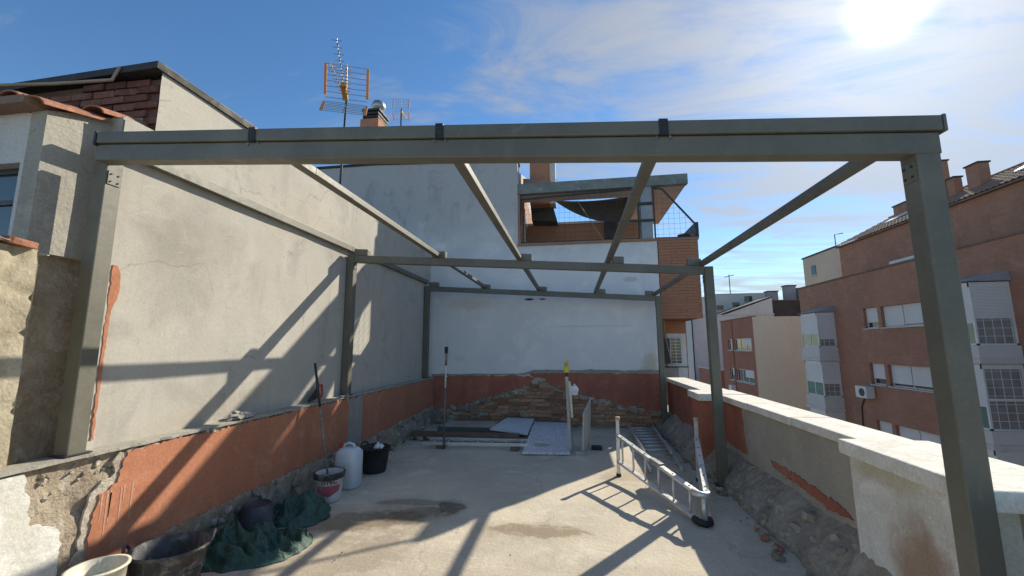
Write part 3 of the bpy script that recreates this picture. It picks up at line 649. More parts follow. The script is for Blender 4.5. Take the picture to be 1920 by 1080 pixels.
# brick housing and vent above the canopy
MB().box(-0.95, -0.48, 9.6, 10.2, 5.0, 6.4).build('brick_stack', FACEBRICK, end)
MB().box(-0.47, -0.33, 9.62, 10.0, 5.0, 6.2).build('stack_side', SOFFIT, end)
MB().prism([(-1.07, 9.2, 5.50), (-0.42, 9.2, 5.42), (-0.42, 9.2, 5.17), (-1.07, 9.2, 5.17)], (0, 0.3, 0)).build('vent_hood', ROOFBROWN, end)
MB().tube([(-0.45, 9.15, 5.55), (0.1, 8.9, 4.9), (0.68, YF - 0.03, 3.78)], 0.006, 5).build('wire', CABLE, end)

# brick balcony on the street side
bx0, bx1, bz0, bz1 = 1.775, 2.56, 2.13, 3.74
MB().box(bx0 + 0.01, bx1 - 0.01, YF + 0.015, 10.9, bz0 + 0.01, bz1 - 0.01).build('balcony_core', MORTAR, end)
nrow = 26; bh = (bz1 - bz0) / nrow
for r in range(nrow):
    z = bz0 + (r + .5) * bh; x = bx0
    first = True
    while x < bx1 - 0.02:
        l = 0.245
        if first and r % 2: l = 0.12
        first = False; l = min(l, bx1 - x)
        piece(CLEANB, 'brick', FACEBRICK, end, (x + l / 2, YF + 0.012, z), (l - 0.004, 0.026, bh - 0.004))
        x += l
MB().box(bx0 - 0.015, bx1 + 0.02, YF - 0.012, 10.92, bz1, bz1 + 0.045).build('balcony_coping', BROWNWALL, end)
# storey below the balcony: brick bay further back with a white panel and barred window
MB().box(1.75, 2.50, 9.75, 10.9, 0.3, bz0 + 0.01).build('lower_bay', FACEBRICK, end)
MB().box(2.5, 2.62, 10.2, 10.9, -2.0, bz0).build('lower_bay_side', BRICKFAR2, end)
wp = MB().box(1.98, 2.37, 9.3, 9.36, -0.5, 1.85).build('white_screen', WHITEALU, end)
gw = MB().box(2.03, 2.26, 9.275, 9.305, 1.22, 1.75).build('barred_window', GLASS, end)
mb = MB()
for i in range(3): mb.box(2.03 + i * 0.11, 2.042 + i * 0.11, 9.26, 9.276, 1.22, 1.75)
for i in range(9): mb.box(2.03, 2.262, 9.258, 9.274, 1.22 + i * 0.066, 1.23 + i * 0.066)
mb.build('bars', WHITEALU, gw)
MB().box(1.90, 2.02, 9.22, 9.5, 1.22, 1.75).build('condenser_side', DARKMET, end)
MB().box(1.86, 2.15, 9.15, 9.32, 0.85, 1.14).build('ledge_block', CEMENT, end)
MB().tube([(1.84, 9.1, 1.16), (2.34, 9.1, 1.16)], 0.012, 6).build('bracket', DARKMET, end)
MB().tube([(1.86, 8.9, 2.13), (1.90, 9.0, 1.75), (2.02, 9.1, 1.2)], 0.010, 6).build('cable', CABLE, end)
# plinth: red plaster, cement strip and the bared old gable of bricks
tri_out = [(-2.98, 0.0), (-2.98, 0.24), (-2.4, 0.36), (-1.5, 0.62), (-0.95, 0.80), (-0.78, 0.93), (-0.60, 0.93), (-0.35, 0.76), (0.25, 0.60), (0.9, 0.42), (1.72, 0.30), (1.72, 0.0)]
pl_ = MB().prism(onY(ragged(tri_out, 0.08, 0.015, 31, keep=(10, 11)), YF - 0.012), (0, 0.02, 0)).build('mortar_bed', RUBBLE, end, tri=True)
MB().prism(onY(ragged([(-2.98, 0.99), (-2.98, 0.25), (-2.4, 0.36), (-1.5, 0.62), (-0.95, 0.80), (-0.80, 0.93), (-0.95, 1.0)], 0.06, 0.012, 32, keep=(0,)), YF - 0.026), (0, 0.03, 0)).build('red_plaster', REDDARK, end, tri=True)
MB().prism(onY(ragged([(-0.93, 1.06), (-0.78, 0.93), (-0.60, 0.93), (-0.35, 0.76), (0.25, 0.60), (0.9, 0.42), (1.70, 0.31), (1.70, 1.06)], 0.06, 0.012, 33, keep=(6,)), YF - 0.026), (0, 0.03, 0)).build('red_plaster', REDDARK, end, tri=True)
MB().prism(onY(ragged([(-1.0, 1.05), (1.74, 1.055), (1.74, 1.115), (-0.80, 1.12), (-0.9, 1.09)], 0.08, 0.006, 34), YF - 0.035), (0, 0.04, 0)).build('cement_strip', CEMENT, end, tri=True)
MB().prism(onY(ragged([(-2.99, 0.985), (-0.98, 1.015), (-0.95, 1.045), (-2.99, 1.02)], 0.1, 0.006, 35), YF - 0.03), (0, 0.035, 0)).build('cement_strip', CEMENT, end, tri=True)
def gable_top(x):
    for (a, b) in zip(tri_out[1:-2], tri_out[2:-1]):
        if a[0] <= x <= b[0]: return a[1] + (b[1] - a[1]) * (x - a[0]) / (b[0] - a[0])
    return 0.25
rr = random.Random(44)
for r in range(12):
    z = 0.075 + r * 0.072; x = -2.9 + (0.13 if r % 2 else 0) + rr.uniform(-.03, .03)
    while x < 1.66:
        l = rr.choice((0.25, 0.25, 0.25, 0.13, 0.2))
        if z + 0.02 < min(gable_top(x), gable_top(x + l)) and rr.random() < 0.93:
            if x < -1.9 and rr.random() < 0.45:
                piece(STONEM, 'stone', STONE, end, (x + l / 2, YF - 0.02, z), (l, 0.09, 0.085), (0, rr.uniform(-.3, .3), 0))
            else:
                piece(BRICKM, 'brick', OLDBRICK, end, (x + l / 2, YF - 0.018 + rr.gauss(0, .006), z + rr.gauss(0, .004)), (l - 0.014, 0.045, 0.056), (rr.gauss(0, .02), rr.gauss(0, .02), rr.gauss(0, .02)))
        x += l
for k in range(40):
    x = rr.uniform(-2.9, 1.6); zt = gable_top(x) + rr.uniform(-0.05, 0.01); s_ = rr.uniform(0.06, 0.14)
    piece(STONEM, 'stone', STONE, end, (x, YF - 0.03, zt), (s_ * 1.4, 0.06, s_ * .8), (0, rr.uniform(-.5, .5), 0))

# ------------------------------------------------------------------ parapet to the street
par = thing('parapet_wall', 'street parapet on the right with white coping, piers and rubble foot', 'wall', (1.9, 4.5, 0))
YP0 = -2.6
MB().box(1.885, 2.13, YP0, 5.80, 0.0, 0.91).build('wall', PARAPET, par)
MB().box(1.80, 2.10, 6.20, 8.64, 0.0, 0.91).build('wall', REDDARK, par, label='red painted far stretch of the parapet')
MB().box(1.60, 2.12, 5.80, 6.20, 0.0, 0.90).build('pier', REDDARK, par, label='red painted pier behind the middle post')
MB().box(1.735, 2.16, 2.20, 3.07, 0.0, 0.905).build('pier', WHITEPL, par, label='white plastered pier with rust stain', bevel=0.01)
def coping(x0, x1, y0, y1, z0=0.908, z1=0.98):
    MB().box(x0, x1, y0, y1, z0, z1).build('coping_slab', COPING, par, bevel=0.010)
y = YP0
while y < 2.1:
    coping(1.85, 2.20, y, min(y + 0.994, 2.10)); y += 1.0
coping(1.70, 2.23, 2.105, 3.11, 0.90, 0.99)
y = 3.115
while y < 5.72:
    coping(1.845 - 0.015 * (y - 3), 2.19, y, min(y + 0.896, 5.72)); y += 0.9
coping(1.565, 2.17, 5.725, 6.24, 0.895, 0.985)
y = 6.245
while y < 8.6:
    coping(1.765, 2.14, y, min(y + 0.796, 8.62)); y += 0.8
# rubble foot
def footfn(u, v):
    y = YP0 + 11.2 * u; t_ = v
    top = 0.35 + 0.06 * noise.noise(Vector((y * 2.3, 0, 9))); base = 1.615 if y < 5.6 else 1.52
    wallx = 1.892 if (y < 5.75) else 1.805
    if 2.15 < y < 3.1: wallx = 1.745; base = 1.60
    x = base + (wallx - base) * (t_ ** 1.6) + (0.04 * noise.noise(Vector((y * 3.1, t_ * 2.0, 2))) + 0.035 * (0.3 - abs(noise.noise(Vector((y * 6.5, t_ * 4.0, 8)))))) * (1 - t_ * 0.75) + 0.022 * noise.noise(Vector((y * 15, t_ * 8, 6))) + 0.010 * noise.noise(Vector((y * 34, t_ * 18, 1)))
    return (x, y, top * t_ - 0.01)
rough_sheet('rubble_foot', mat('stained_rubble', [(0.38, 0.335, 0.275), (0.28, 0.24, 0.19), (0.45, 0.41, 0.35)], 0.95, 3.0, 1.0, 22, spots=0.6, spotc=(0.10, 0.075, 0.055), spec=0.1, bdist=0.02), par, footfn, 620, 44)
rr = random.Random(71)
for k in range(46):
    y = rr.uniform(2.3, 8.3); t_ = rr.random() ** 1.4; s_ = rr.uniform(0.05, 0.13); base = 1.63 if y < 5.6 else 1.54
    piece(STONEM, 'stone', STONE, par, (base + 0.035 + 0.20 * t_ ** 1.6, y, 0.0 + 0.30 * t_), (s_ * 0.9, s_ * rr.uniform(1, 1.8), s_ * .8), (rr.random(), rr.random() * .6, rr.random() * 3))
# red render left above the foot
mb = MB()
mb.prism(onX(ragged([(3.35, 0.40), (3.55, 0.455), (4.2, 0.48), (4.55, 0.49), (4.5, 0.43), (4.1, 0.42), (3.6, 0.37)], 0.025, 0.008, 51), 1.89), (-0.016, 0, 0))
mb.prism(onX(ragged([(5.12, 0.40), (5.18, 0.60), (5.20, 0.885), (5.78, 0.885), (5.78, 0.40)], 0.05, 0.010, 52), 1.89), (-0.014, 0, 0))
mb.build('red_plaster', REDDARK, par, tri=True)

# ------------------------------------------------------------------ pergola frame
perg = thing('pergola_frame', 'olive grey aluminium pergola frame standing over the whole terrace', 'pergola', (-0.6, 5.2, 0))
zu = lambda x: 2.563 - 0.0665 * x      # underside of the cross beams (they fall towards the street)
def cross(y0, y1, x0, x1, za, zb, name, bev=0.006):
    """beam along X from y0 to y1; za/zb: offsets above zu(x)"""
    p = []
    for x in (x0, x1):
        for y in (y0, y1):
            for o_ in (za, zb): p.append((x, y, zu(x) + o_))
    return MB().hexa(p).build(name, ALU, perg, bevel=bev)
LX0, LX1, RX0, RX1 = -3.07, -2.97, 1.60, 1.70
for (y0, y1) in ((2.14, 2.24), (5.22, 5.32), (8.25, 8.35)):
    MB().box(LX0, LX1, y0, y1, 0.967, zu(LX0) + (0.06 if y0 < 3 else 0.095)).build('post', ALU, perg, bevel=0.006)
    mb = MB(); mb.box(LX0 - 0.003, LX1 + 0.02, y0 - 0.02, y1 + 0.02, 0.967, 0.975); mb.build('base_plate', DARKMET, perg)
for (y0, y1, z0) in ((2.07, 2.17, 0.0), (5.22, 5.32, 0.0), (8.25, 8.35, 0.0)):
    MB().box(RX0, RX1, y0, y1, z0, zu(RX1) + (0.06 if y0 < 3 else 0.10)).build('post', ALU, perg, bevel=0.006)
# front beam and the profile on top of it
cross(2.066, 2.155, -2.974, 1.704, 0.020, 0.125, 'front_beam')
top = cross(2.052, 2.17, -2.957, 1.715, 0.129, 0.203, 'guide_profile')
for x in (-1.853, -0.70, 0.48):
    mb = MB(); p = []
    for xx in (x - 0.022, x + 0.022):
        for yy in (2.046, 2.176):
            for o_ in (0.122, 0.2085): p.append((xx, yy, zu(xx) + o_))
    mb.hexa(p); st = mb.build('joint_strap', BLACKRUB, top)
    mb = MB()
    for s_ in (-1, 1): mb.tube([(x + s_ * 0.03, 2.066, zu(x) + 0.125), (x + s_ * 0.036, 2.060, zu(x) + 0.105)], 0.006, 6)
    mb.build('strap_bolts', STEEL, top)
mb = MB(); mb.hexa([(xx, yy, zu(xx) + o_) for xx in (-2.975, -2.9575) for yy in (2.05, 2.172) for o_ in (0.115, 0.206)]); mb.build('end_cap', BLACKRUB, top)
mb = MB(); mb.hexa([(xx, yy, zu(xx) + o_) for xx in (1.7155, 1.728) for yy in (2.05, 2.172) for o_ in (0.125, 0.206)]); mb.build('end_cap', ALU, top)
# middle and far cross beams
cross(5.225, 5.315, LX1 + 0.001, RX0 - 0.001, 0.0, 0.10, 'cross_beam')
cross(8.255, 8.345, LX1 + 0.001, RX0 - 0.001, 0.0, 0.10, 'cross_beam')
# rafters resting on the beams, with connector blocks
raf = ((-3.075, 0.055, 0.078), (-1.80, 0.066, 0.052), (-0.70, 0.066, 0.052), (0.43, 0.066, 0.052), (1.545, 0.07, 0.052))
blk = ((-2.972, -2.772), (-1.855, -1.665), (-0.685, -0.503), (0.511, 0.654), (1.413, 1.567))
for (x, w_, h_), (b0, b1) in zip(raf, blk):
    zb = zu(x + w_ / 2) + (0.102 if w_ > 0.06 else 0.160)
    for (ya, yb) in ((2.158, 5.268), (5.272, 8.36)):
        MB().box(x, x + w_, ya, yb, zb, zb + h_).build('rafter', ALU, perg, bevel=0.004)
    for yc in (5.27, 8.30):
        p = [(xx, yy, zu(xx) + o_) for xx in (b0, b1) for yy in (yc - 0.046, yc + 0.046) for o_ in (0.1015, 0.188)]
        MB().hexa(p).build('connector_block', ALU, perg, bevel=0.005)
for (px, sg, ys, zb_) in ((LX1, 1, (2.19, 5.27, 8.30), 0.985), (RX0, -1, (2.12, 5.27, 8.30), 0.30)):
    for yc in ys:
        z_ = zu(px) - 0.10
        pt_ = MB().box(min(px, px + sg * 0.006), max(px, px + sg * 0.006), yc - 0.038, yc + 0.038, z_, z_ + 0.09).build('fixing_plate', ALU, perg)
        for dy in (-0.022, 0.022):
            for dz in (0.02, 0.07):
                MB().tube([(px + sg * 0.006, yc + dy, z_ + dz), (px + sg * 0.012, yc + dy, z_ + dz)], 0.006, 6).build('bolt', DARKMET, pt_)
for yc in (2.12, 5.27, 8.30):
    MB().box(RX0 - 0.03, RX1 + 0.03, yc - 0.08, yc + 0.08, 0.014, 0.024).build('base_plate', DARKMET, perg)
# short splice sleeves seen on the second rafter and brackets on the first post
MB().box(-1.736, -1.732, 2.50, 3.00, zu(-1.77) + 0.106, zu(-1.77) + 0.150).build('splice_plate', ALU, perg)
MB().box(-1.737, -1.732, 5.75, 6.45, zu(-1.77) + 0.106, zu(-1.77) + 0.152).build('splice_plate', WHITEALU, perg)

# ------------------------------------------------------------------ things on the terrace
def container(name, label, cat, loc, r0, r1, h, m_, thick=0.008, sx=1, sy=1, wob=0.0, seed=0, rim=0.012, fill=None, fillz=0.6):
    t_ = thing(name, label, cat, loc)
    prof = [(0.001, 0.004), (r0 * 0.96, 0.004), (r0, 0.02), ((r0 + r1) / 2 * 1.01, h * 0.5), (r1, h - 0.012), (r1 + rim, h - 0.012), (r1 + rim, h), (r1 - thick, h), ((r0 + r1) / 2 * 1.01 - thick, h * 0.5), (r0 - thick, 0.03), (0.001, 0.03)]
    mb = MB().lathe(prof, loc, 36, sx, sy, wob, seed); mb.build('tub_body', m_, t_, smooth=True, recalc=True)
    if fill:
        rf = (r0 + (r1 - r0) * fillz) * 0.985 - thick
        MB().lathe([(0.001, h * fillz + 0.01), (rf * 0.6, h * fillz + 0.004), (rf, h * fillz)], loc, 30, sx, sy, wob, seed).build('contents', fill, t_, smooth=True)
    return t_
def loop_handle(parent, c, ang, r, w_, h_, m_, rad=0.009):
    ca, sa = math.cos(ang), math.sin(ang); pts = []
    for k in range(9):
        q = math.pi * k / 8; o_ = math.cos(q) * w_; u = math.sin(q) * h_
        pts.append((c[0] + ca * (r + u * 0.35) - sa * o_, c[1] + sa * (r + u * 0.35) + ca * o_, c[2] + u))
    MB().tube(pts, rad, 7).build('handle', m_, parent, smooth=True)
# big rubber tub in the foreground
tub = container('builders_tub', 'large mortar stained black rubber tub in the left foreground', 'tub', (-2.61, 2.53, 0.0), 0.145, 0.205, 0.335, GREYRUB, wob=0.03, seed=1, fill=BLACKRUB, fillz=0.25)
loop_handle(tub, (-2.61, 2.53, 0.325), math.radians(38), 0.212, 0.06, 0.055, GREYRUB)
loop_handle(tub, (-2.61, 2.53, 0.325), math.radians(218), 0.212, 0.06, 0.055, GREYRUB)
cb = container('mixing_bucket', 'cream plastic bucket at the bottom left edge beside the big black tub', 'bucket', (-2.68, 2.155, 0.0), 0.105, 0.13, 0.385, CREAMPLAST, fill=CREAMPLAST, fillz=0.8)
# label bucket with pole
BL = (-2.60, 4.30, 0.0)
pb = container('paint_bucket', 'white plaster bucket with pink printed label and pole standing in it', 'bucket', BL, 0.125, 0.145, 0.29, BUCKETW, rim=0.008, fill=RUBBLEG, fillz=0.85)
MB().lathe([(0.1445, 0.235), (0.152, 0.237), (0.157, 0.29), (0.150, 0.297), (0.140, 0.293)], BL, 36).build('rim', GREYRUB, pb, smooth=True)
def bent(text, size, ang, z, r0, dr, m_, name, parent):
    cu = bpy.data.curves.new('lettering', 'FONT'); cu.body = text; cu.size = size; cu.align_x = 'CENTER'; cu.extrude = 0.0; cu.offset = size * 0.02
    to = bpy.data.objects.new('lettering', cu); COL.objects.link(to)
    bpy.context.view_layer.update()
    dg = bpy.context.evaluated_depsgraph_get(); me = bpy.data.meshes.new_from_object(to.evaluated_get(dg))
    bpy.data.objects.remove(to, do_unlink=True); bpy.data.curves.remove(cu)
    bm = bmesh.new(); bm.from_mesh(me)
    bmesh.ops.subdivide_edges(bm, edges=[e for e in bm.edges if e.calc_length() > size * 0.3], cuts=3)
    bmesh.ops.triangulate(bm, faces=bm.faces[:])
    for v in bm.verts:
        r_ = r0 + dr * (v.co.y + z) / 0.29 + 0.003; a = ang + v.co.x / r_
        v.co = Vector((r_ * math.cos(a), r_ * math.sin(a), z + v.co.y))
    bm.to_mesh(me); bm.free(); me.materials.clear(); me.materials.append(m_)
    o = bpy.data.objects.new(name, me); COL.objects.link(o); o.parent = parent; return o
ANG = math.radians(-58)
bent('IYPEC', 0.062, ANG, 0.195, 0.125, 0.020, INK, 'lettering', pb)
mb = MB(); n = 16
for k in range(n):
    a0, a1 = ANG - 0.95 + 1.75 * k / n, ANG - 0.95 + 1.75 * (k + 1) / n
    za, zb = 0.07, 0.18
    w0 = 0.05 * abs((k + .5) / n - .5) * 2
    p = [(BL[0] + (0.1285 + 0.02 * z_ / 0.29) * math.cos(a), BL[1] + (0.1285 + 0.02 * z_ / 0.29) * math.sin(a), z_) for (a, z_) in ((a0, za + w0), (a1, za + w0), (a1, zb), (a0, zb))]
    mb.add(p, [(0, 1, 2, 3)])
mb.build('pink_label', PINK, pb)
pole = thing('mixing_pole', 'long thin dark pole standing in the labelled bucket, leaning on the wall', 'pole', (-2.63, 4.33, 0.24))
pa, pc = Vector((-2.64, 4.33, 0.24)), Vector((-2.90, 4.38, 1.42))
MB().tube([pa, pa.lerp(pc, 0.62)], 0.011, 8).build('shaft', WOODPOLE, pole, smooth=True)
MB().tube([pa.lerp(pc, 0.60), pc], 0.014, 8).build('grip', DARKMET, pole, smooth=True)
# water can
jug = thing('water_jug', 'milky white plastic water can beside the labelled bucket', 'jug', (-2.62, 4.72, 0))
def jugprof():
    mb = MB(); n = 24; prof = [(0.02, 0.0), (0.135, 0.004), (0.15, 0.02), (0.15, 0.36), (0.145, 0.395), (0.10, 0.435), (0.03, 0.445)]
    k0 = 0
    for (r, z) in prof:
        for k in range(n):
            a = 2 * math.pi * k / n; ca, sa = math.cos(a), math.sin(a); e = 0.55
            mb.v.append((-2.62 + r * math.copysign(abs(ca) ** e, ca) * 0.92, 4.72 + r * math.copysign(abs(sa) ** e, sa) * 0.8, z))
    for i in range(len(prof) - 1):
        for k in range(n):
            a = i * n + k; b = i * n + (k + 1) % n; mb.f.append((a, b, b + n, a + n))
    mb.f.append(tuple(reversed(range(n)))); mb.f.append(tuple((len(prof) - 1) * n + k for k in range(n)))
    return mb
jugprof().build('jug_body', WHITEPLAST, jug, smooth=True)
MB().tube([(-2.68, 4.70, 0.425), (-2.67, 4.70, 0.475), (-2.62, 4.71, 0.492), (-2.56, 4.71, 0.475), (-2.55, 4.71, 0.425)], 0.015, 8).build('handle', WHITEPLAST, jug, smooth=True)
MB().lathe([(0.028, 0.43), (0.028, 0.47), (0.001, 0.47)], (-2.73, 4.74, 0), 14).build('cap', REDPLAST, jug, smooth=True)
# black rubber basket behind it
bk = container('rubber_basket', 'small black rubber basket standing behind the white water can', 'tub', (-2.60, 5.33, 0), 0.15, 0.19, 0.31, BLACKRUB, wob=0.03, seed=4, fill=BLACKRUB, fillz=0.4)
loop_handle(bk, (-2.60, 5.33, 0.30), math.radians(-20), 0.19, 0.06, 0.05, BLACKRUB)
loop_handle(bk, (-2.60, 5.33, 0.30), math.radians(160), 0.19, 0.06, 0.05, BLACKRUB)
def crumple(name, label, cat, loc, size, m_, seed, amp=0.35, sub=4):
    bm = bmesh.new(); bmesh.ops.create_icosphere(bm, subdivisions=sub, radius=1.0); o_ = Vector((seed * 3.7, seed * 1.3, 0))
    for v in bm.verts:
        d = v.co.normalized(); k = 0.75 + amp * noise.noise(d * 1.7 + o_) + amp * 0.6 * (0.5 - abs(noise.noise(d * 4 + o_))) + amp * 0.3 * noise.noise(d * 9 + o_)
        v.co = Vector((d.x * k * size[0], d.y * k * size[1], max(d.z * k * size[2], -0.35 * size[2])))
    me = bpy.data.meshes.new(name); bm.to_mesh(me); bm.free(); me.materials.append(m_)
    o = bpy.data.objects.new(name, me); COL.objects.link(o); o.location = loc; P(o, label=label, category=cat); return o
crumple('plastic_film', 'scrap of white plastic film on the rim of the black basket', 'film', (-2.49, 5.22, 0.335), (0.07, 0.06, 0.05), PLASTICBAG, 3, 0.6, 3)
# green tarpaulin in two heaps with an upturned dark bucket between them
def tarp(name, label, c, size, rot, hgt, seed, n=120):
    mb = MB(); vs = []; fs = []; o_ = Vector((seed * 5.1, seed * 2.3, 0)); ca, sa = math.cos(rot), math.sin(rot)
    def prof(a): return 1 + 0.18 * noise.noise(Vector((math.cos(a) * 1.5, math.sin(a) * 1.5, seed))) + 0.09 * noise.noise(Vector((math.cos(a) * 5, math.sin(a) * 5, seed)))
    rings = 60
    for i in range(rings + 1):
        r = i / rings
        for k in range(n):
            a = 2 * math.pi * k / n; q = r * prof(a); x, y = q * math.cos(a) * size[0], q * math.sin(a) * size[1]
            pv = Vector((x, y, 0)); w1 = pv + 0.09 * Vector((noise.noise(pv * 4 + o_), noise.noise(pv * 4 - o_), 0))
            w2 = w1 + 0.05 * Vector((noise.noise(pv * 12 + o_), noise.noise(pv * 12 - o_), 0))
            f3 = noise.noise(w1 * 2.4 + o_)
            v1 = noise.voronoi(w1 * 5.0 + o_)[0]; v2 = noise.voronoi(w2 * 10.0 + o_ * 2)[0]; v3 = noise.voronoi(w2 * 21.0 + o_)[0]
            def rid(ang_, fa, fb, sd_):
                c2, s2 = math.cos(ang_), math.sin(ang_)
                return 1 - 2.2 * abs(noise.noise(Vector(((w1.x * c2 + w1.y * s2) * fa, (w1.y * c2 - w1.x * s2) * fb, sd_ + seed * 3.3))))
            mk = 0.5 + 0.5 * max(-1, min(1, 2.5 * noise.noise(w1 * 3.0 - o_)))
            fold = mk * rid(0.5 + seed, 2.2, 9.5, 1.0) + (1 - mk) * rid(2.0 + seed, 2.4, 8.0, 5.0)
            fold2 = rid(1.2 + seed, 5.0, 19.0, 9.0)
            crease = 0.125 * max(fold, -0.4) + 0.055 * max(fold2, -0.5) - 0.05 + 0.05 * (0.5 - v2[0])
            z = hgt * (1 - r ** 2.6) * (0.55 + 0.5 * f3) + (1 - r ** 6) * crease + 0.02 * (1 - r)
            z = max(0.006 + 0.022 * (1 - r ** 8) * (0.6 + v2[0]), z)
            vs.append((c[0] + x * ca - y * sa, c[1] + x * sa + y * ca, z))
    for i in range(rings):
        for k in range(n):
            a = i * n + k; b = i * n + (k + 1) % n; fs.append((a, b, b + n, a + n))
    t_ = mb.add(vs, fs).build(name, TARP, None, smooth=True, recalc=True)
    md = t_.modifiers.new('thick', 'SOLIDIFY'); md.thickness = 0.006
    P(t_, label=label, category='tarpaulin')
    hem = [vs[(rings - 6) * n + k] for k in range(0, n // 2, 2)]
    MB().tube([(p[0], p[1], p[2] + 0.010) for p in hem], 0.006, 5).build('hem', RAG, t_, smooth=True)
    return t_
tarp('tarpaulin', 'dark green crumpled tarpaulin heap right behind the big rubber tub', (-2.56, 3.22, 0), (0.44, 0.33), math.radians(28), 0.15, 1)
tarp('tarpaulin', 'dark green crumpled tarpaulin heap in front of the labelled bucket', (-2.62, 3.84, 0), (0.30, 0.29), math.radians(50), 0.20, 2)
ub = thing('upturned_bucket', 'dark plastic bucket upturned between the two tarpaulin heaps', 'bucket', (-2.80, 3.52, 0))
MB().lathe([(0.145, 0.0), (0.15, 0.012), (0.14, 0.02), (0.115, 0.225), (0.10, 0.236), (0.10, 0.226), (0.001, 0.226)], (-2.80, 3.52, 0), 32).build('shell', mat('slate_plastic', [(0.055, 0.055, 0.065), (0.08, 0.08, 0.09)], 0.5, 5, 0.1, 60, spots=0.2, spotc=(0.2, 0.2, 0.2)), ub, smooth=True)
for (z_, r_) in ((0.10, 0.166), (0.20, 0.184)):
    MB().lathe([(r_ - 0.004, z_ - 0.012), (r_ + 0.006, z_ - 0.006), (r_ + 0.007, z_ + 0.006), (r_ - 0.003, z_ + 0.012)], (-2.61, 2.53, 0), 36, 1, 1, 0.03, 1).build('rib', GREYRUB, tub, smooth=True)
# rags on the ledge and the saw handle
crumple('rag', 'crumpled pale rag lying on the plinth ledge', 'rag', (-2.985, 3.46, 0.99), (0.06, 0.13, 0.05), RAG, 8, 0.6, 3)
saw = thing('hand_saw', 'hand saw with red handle leaning on the ledge behind the pole', 'saw', (-2.985, 4.62, 0.967))
mb = MB(); pts = []
for k in range(20):
    a = 2 * math.pi * k / 20; pts.append((-3.0, 4.66 + 0.045 * math.cos(a) * (1.15 if math.sin(a) < 0 else 0.9), 1.085 + 0.085 * math.sin(a)))
mb.tube(pts + pts[:1], 0.014, 8, caps=False).build('handle', REDPLAST, saw, smooth=True)
MB().prism([(-3.004, 4.63, 1.17), (-3.004, 4.61, 1.0), (-3.004, 4.45, 0.975), (-3.004, 4.44, 1.0)], (0.004, 0, 0)).build('blade', DARKMET, saw)
clp = thing('clamp', 'small pale metal clamp on the ledge at the foot of the middle left post', 'clamp', (-2.95, 5.18, 0.97))
MB().box(-2.975, -2.925, 5.00, 5.20, 0.972, 0.985).build('bar', STEEL, clp); MB().tube([(-2.93, 5.17, 0.90), (-2.93, 5.17, 1.0)], 0.008, 6).build('screw', STEEL, clp)

# ladders -------------------------------------------------------------
def ladder_arm(parent, a_lo, a_hi, b_lo, b_hi, nr, rw=0.028, rd=0.056, first=0.08, last=0.93):
    """two rails (lo, hi) from a to b, rungs between them"""
    a_lo, a_hi, b_lo, b_hi = map(Vector, (a_lo, a_hi, b_lo, b_hi)); up = (a_hi - a_lo).normalized()
    MB().bar(a_lo, b_lo, rd, rw, up).build('rail', LADDER, parent, bevel=0.003)
    hi = MB().bar(a_hi, b_hi, rd, rw, up).build('rail', LADDER, parent, bevel=0.003)
    for k in range(nr):
        t_ = first + (last - first) * k / (nr - 1)
        p, q = a_lo.lerp(b_lo, t_), a_hi.lerp(b_hi, t_)
        MB().tube([p, q], 0.0115, 8).build('rung', LADDER, parent, smooth=True)
        MB().lathe([(0.001, 0.0165), (0.011, 0.0165), (0.011, 0.010)], q, 8).build('rung_end', DARKMET, hi)
    return hi
la = thing('folding_ladder', 'aluminium folding ladder standing on its edge, opened in a V on the floor', 'ladder', (1.12, 4.13, 0))
ladder_arm(la, (1.08, 4.16, 0.045), (1.08, 4.16, 0.275), (0.52, 5.50, 0.18), (0.52, 5.50, 0.49), 6)
ladder_arm(la, (1.155, 4.16, 0.045), (1.155, 4.16, 0.275), (1.43, 5.42, 0.18), (1.43, 5.42, 0.50), 6)
MB().tube([(1.05, 4.21, 0.275), (1.07, 4.14, 0.275), (1.12, 4.115, 0.275), (1.165, 4.14, 0.275), (1.175, 4.2, 0.275)], 0.03, 10).build('hinge', LADDER, la, smooth=True)
MB().tube([(1.05, 4.21, 0.04), (1.07, 4.14, 0.04), (1.12, 4.115, 0.035), (1.165, 4.14, 0.04), (1.175, 4.2, 0.04)], 0.032, 10).build('hinge', BLACKRUB, la, smooth=True)
MB().tube([(1.12, 4.13, 0.05), (1.12, 4.13, 0.27)], 0.024, 8).build('hinge_pin', LADDER, la, smooth=True)
for (x, y, h) in ((0.515, 5.52, 0.70), (1.435, 5.45, 0.72)):
    st = MB().bar((x, y, 0.012), (x + 0.01, y, h), 0.042, 0.03, (0, 1, 0)).build('stabiliser_bar', LADDER, la, bevel=0.003)
    MB().tube([(x + 0.01, y, h - 0.025), (x + 0.01, y, h + 0.012)], 0.03, 10).build('foot_cap', PALEWOOD, st, smooth=True)
    MB().box(x - .028, x + .028, y - .022, y + .022, 0.002, 0.035).build('foot_cap', BLACKRUB, st)
MB().bar((0.80, 4.83, 0.385), (0.87, 4.67, 0.365), 0.062, 0.045).build('latch', STEEL, la, bevel=0.004)

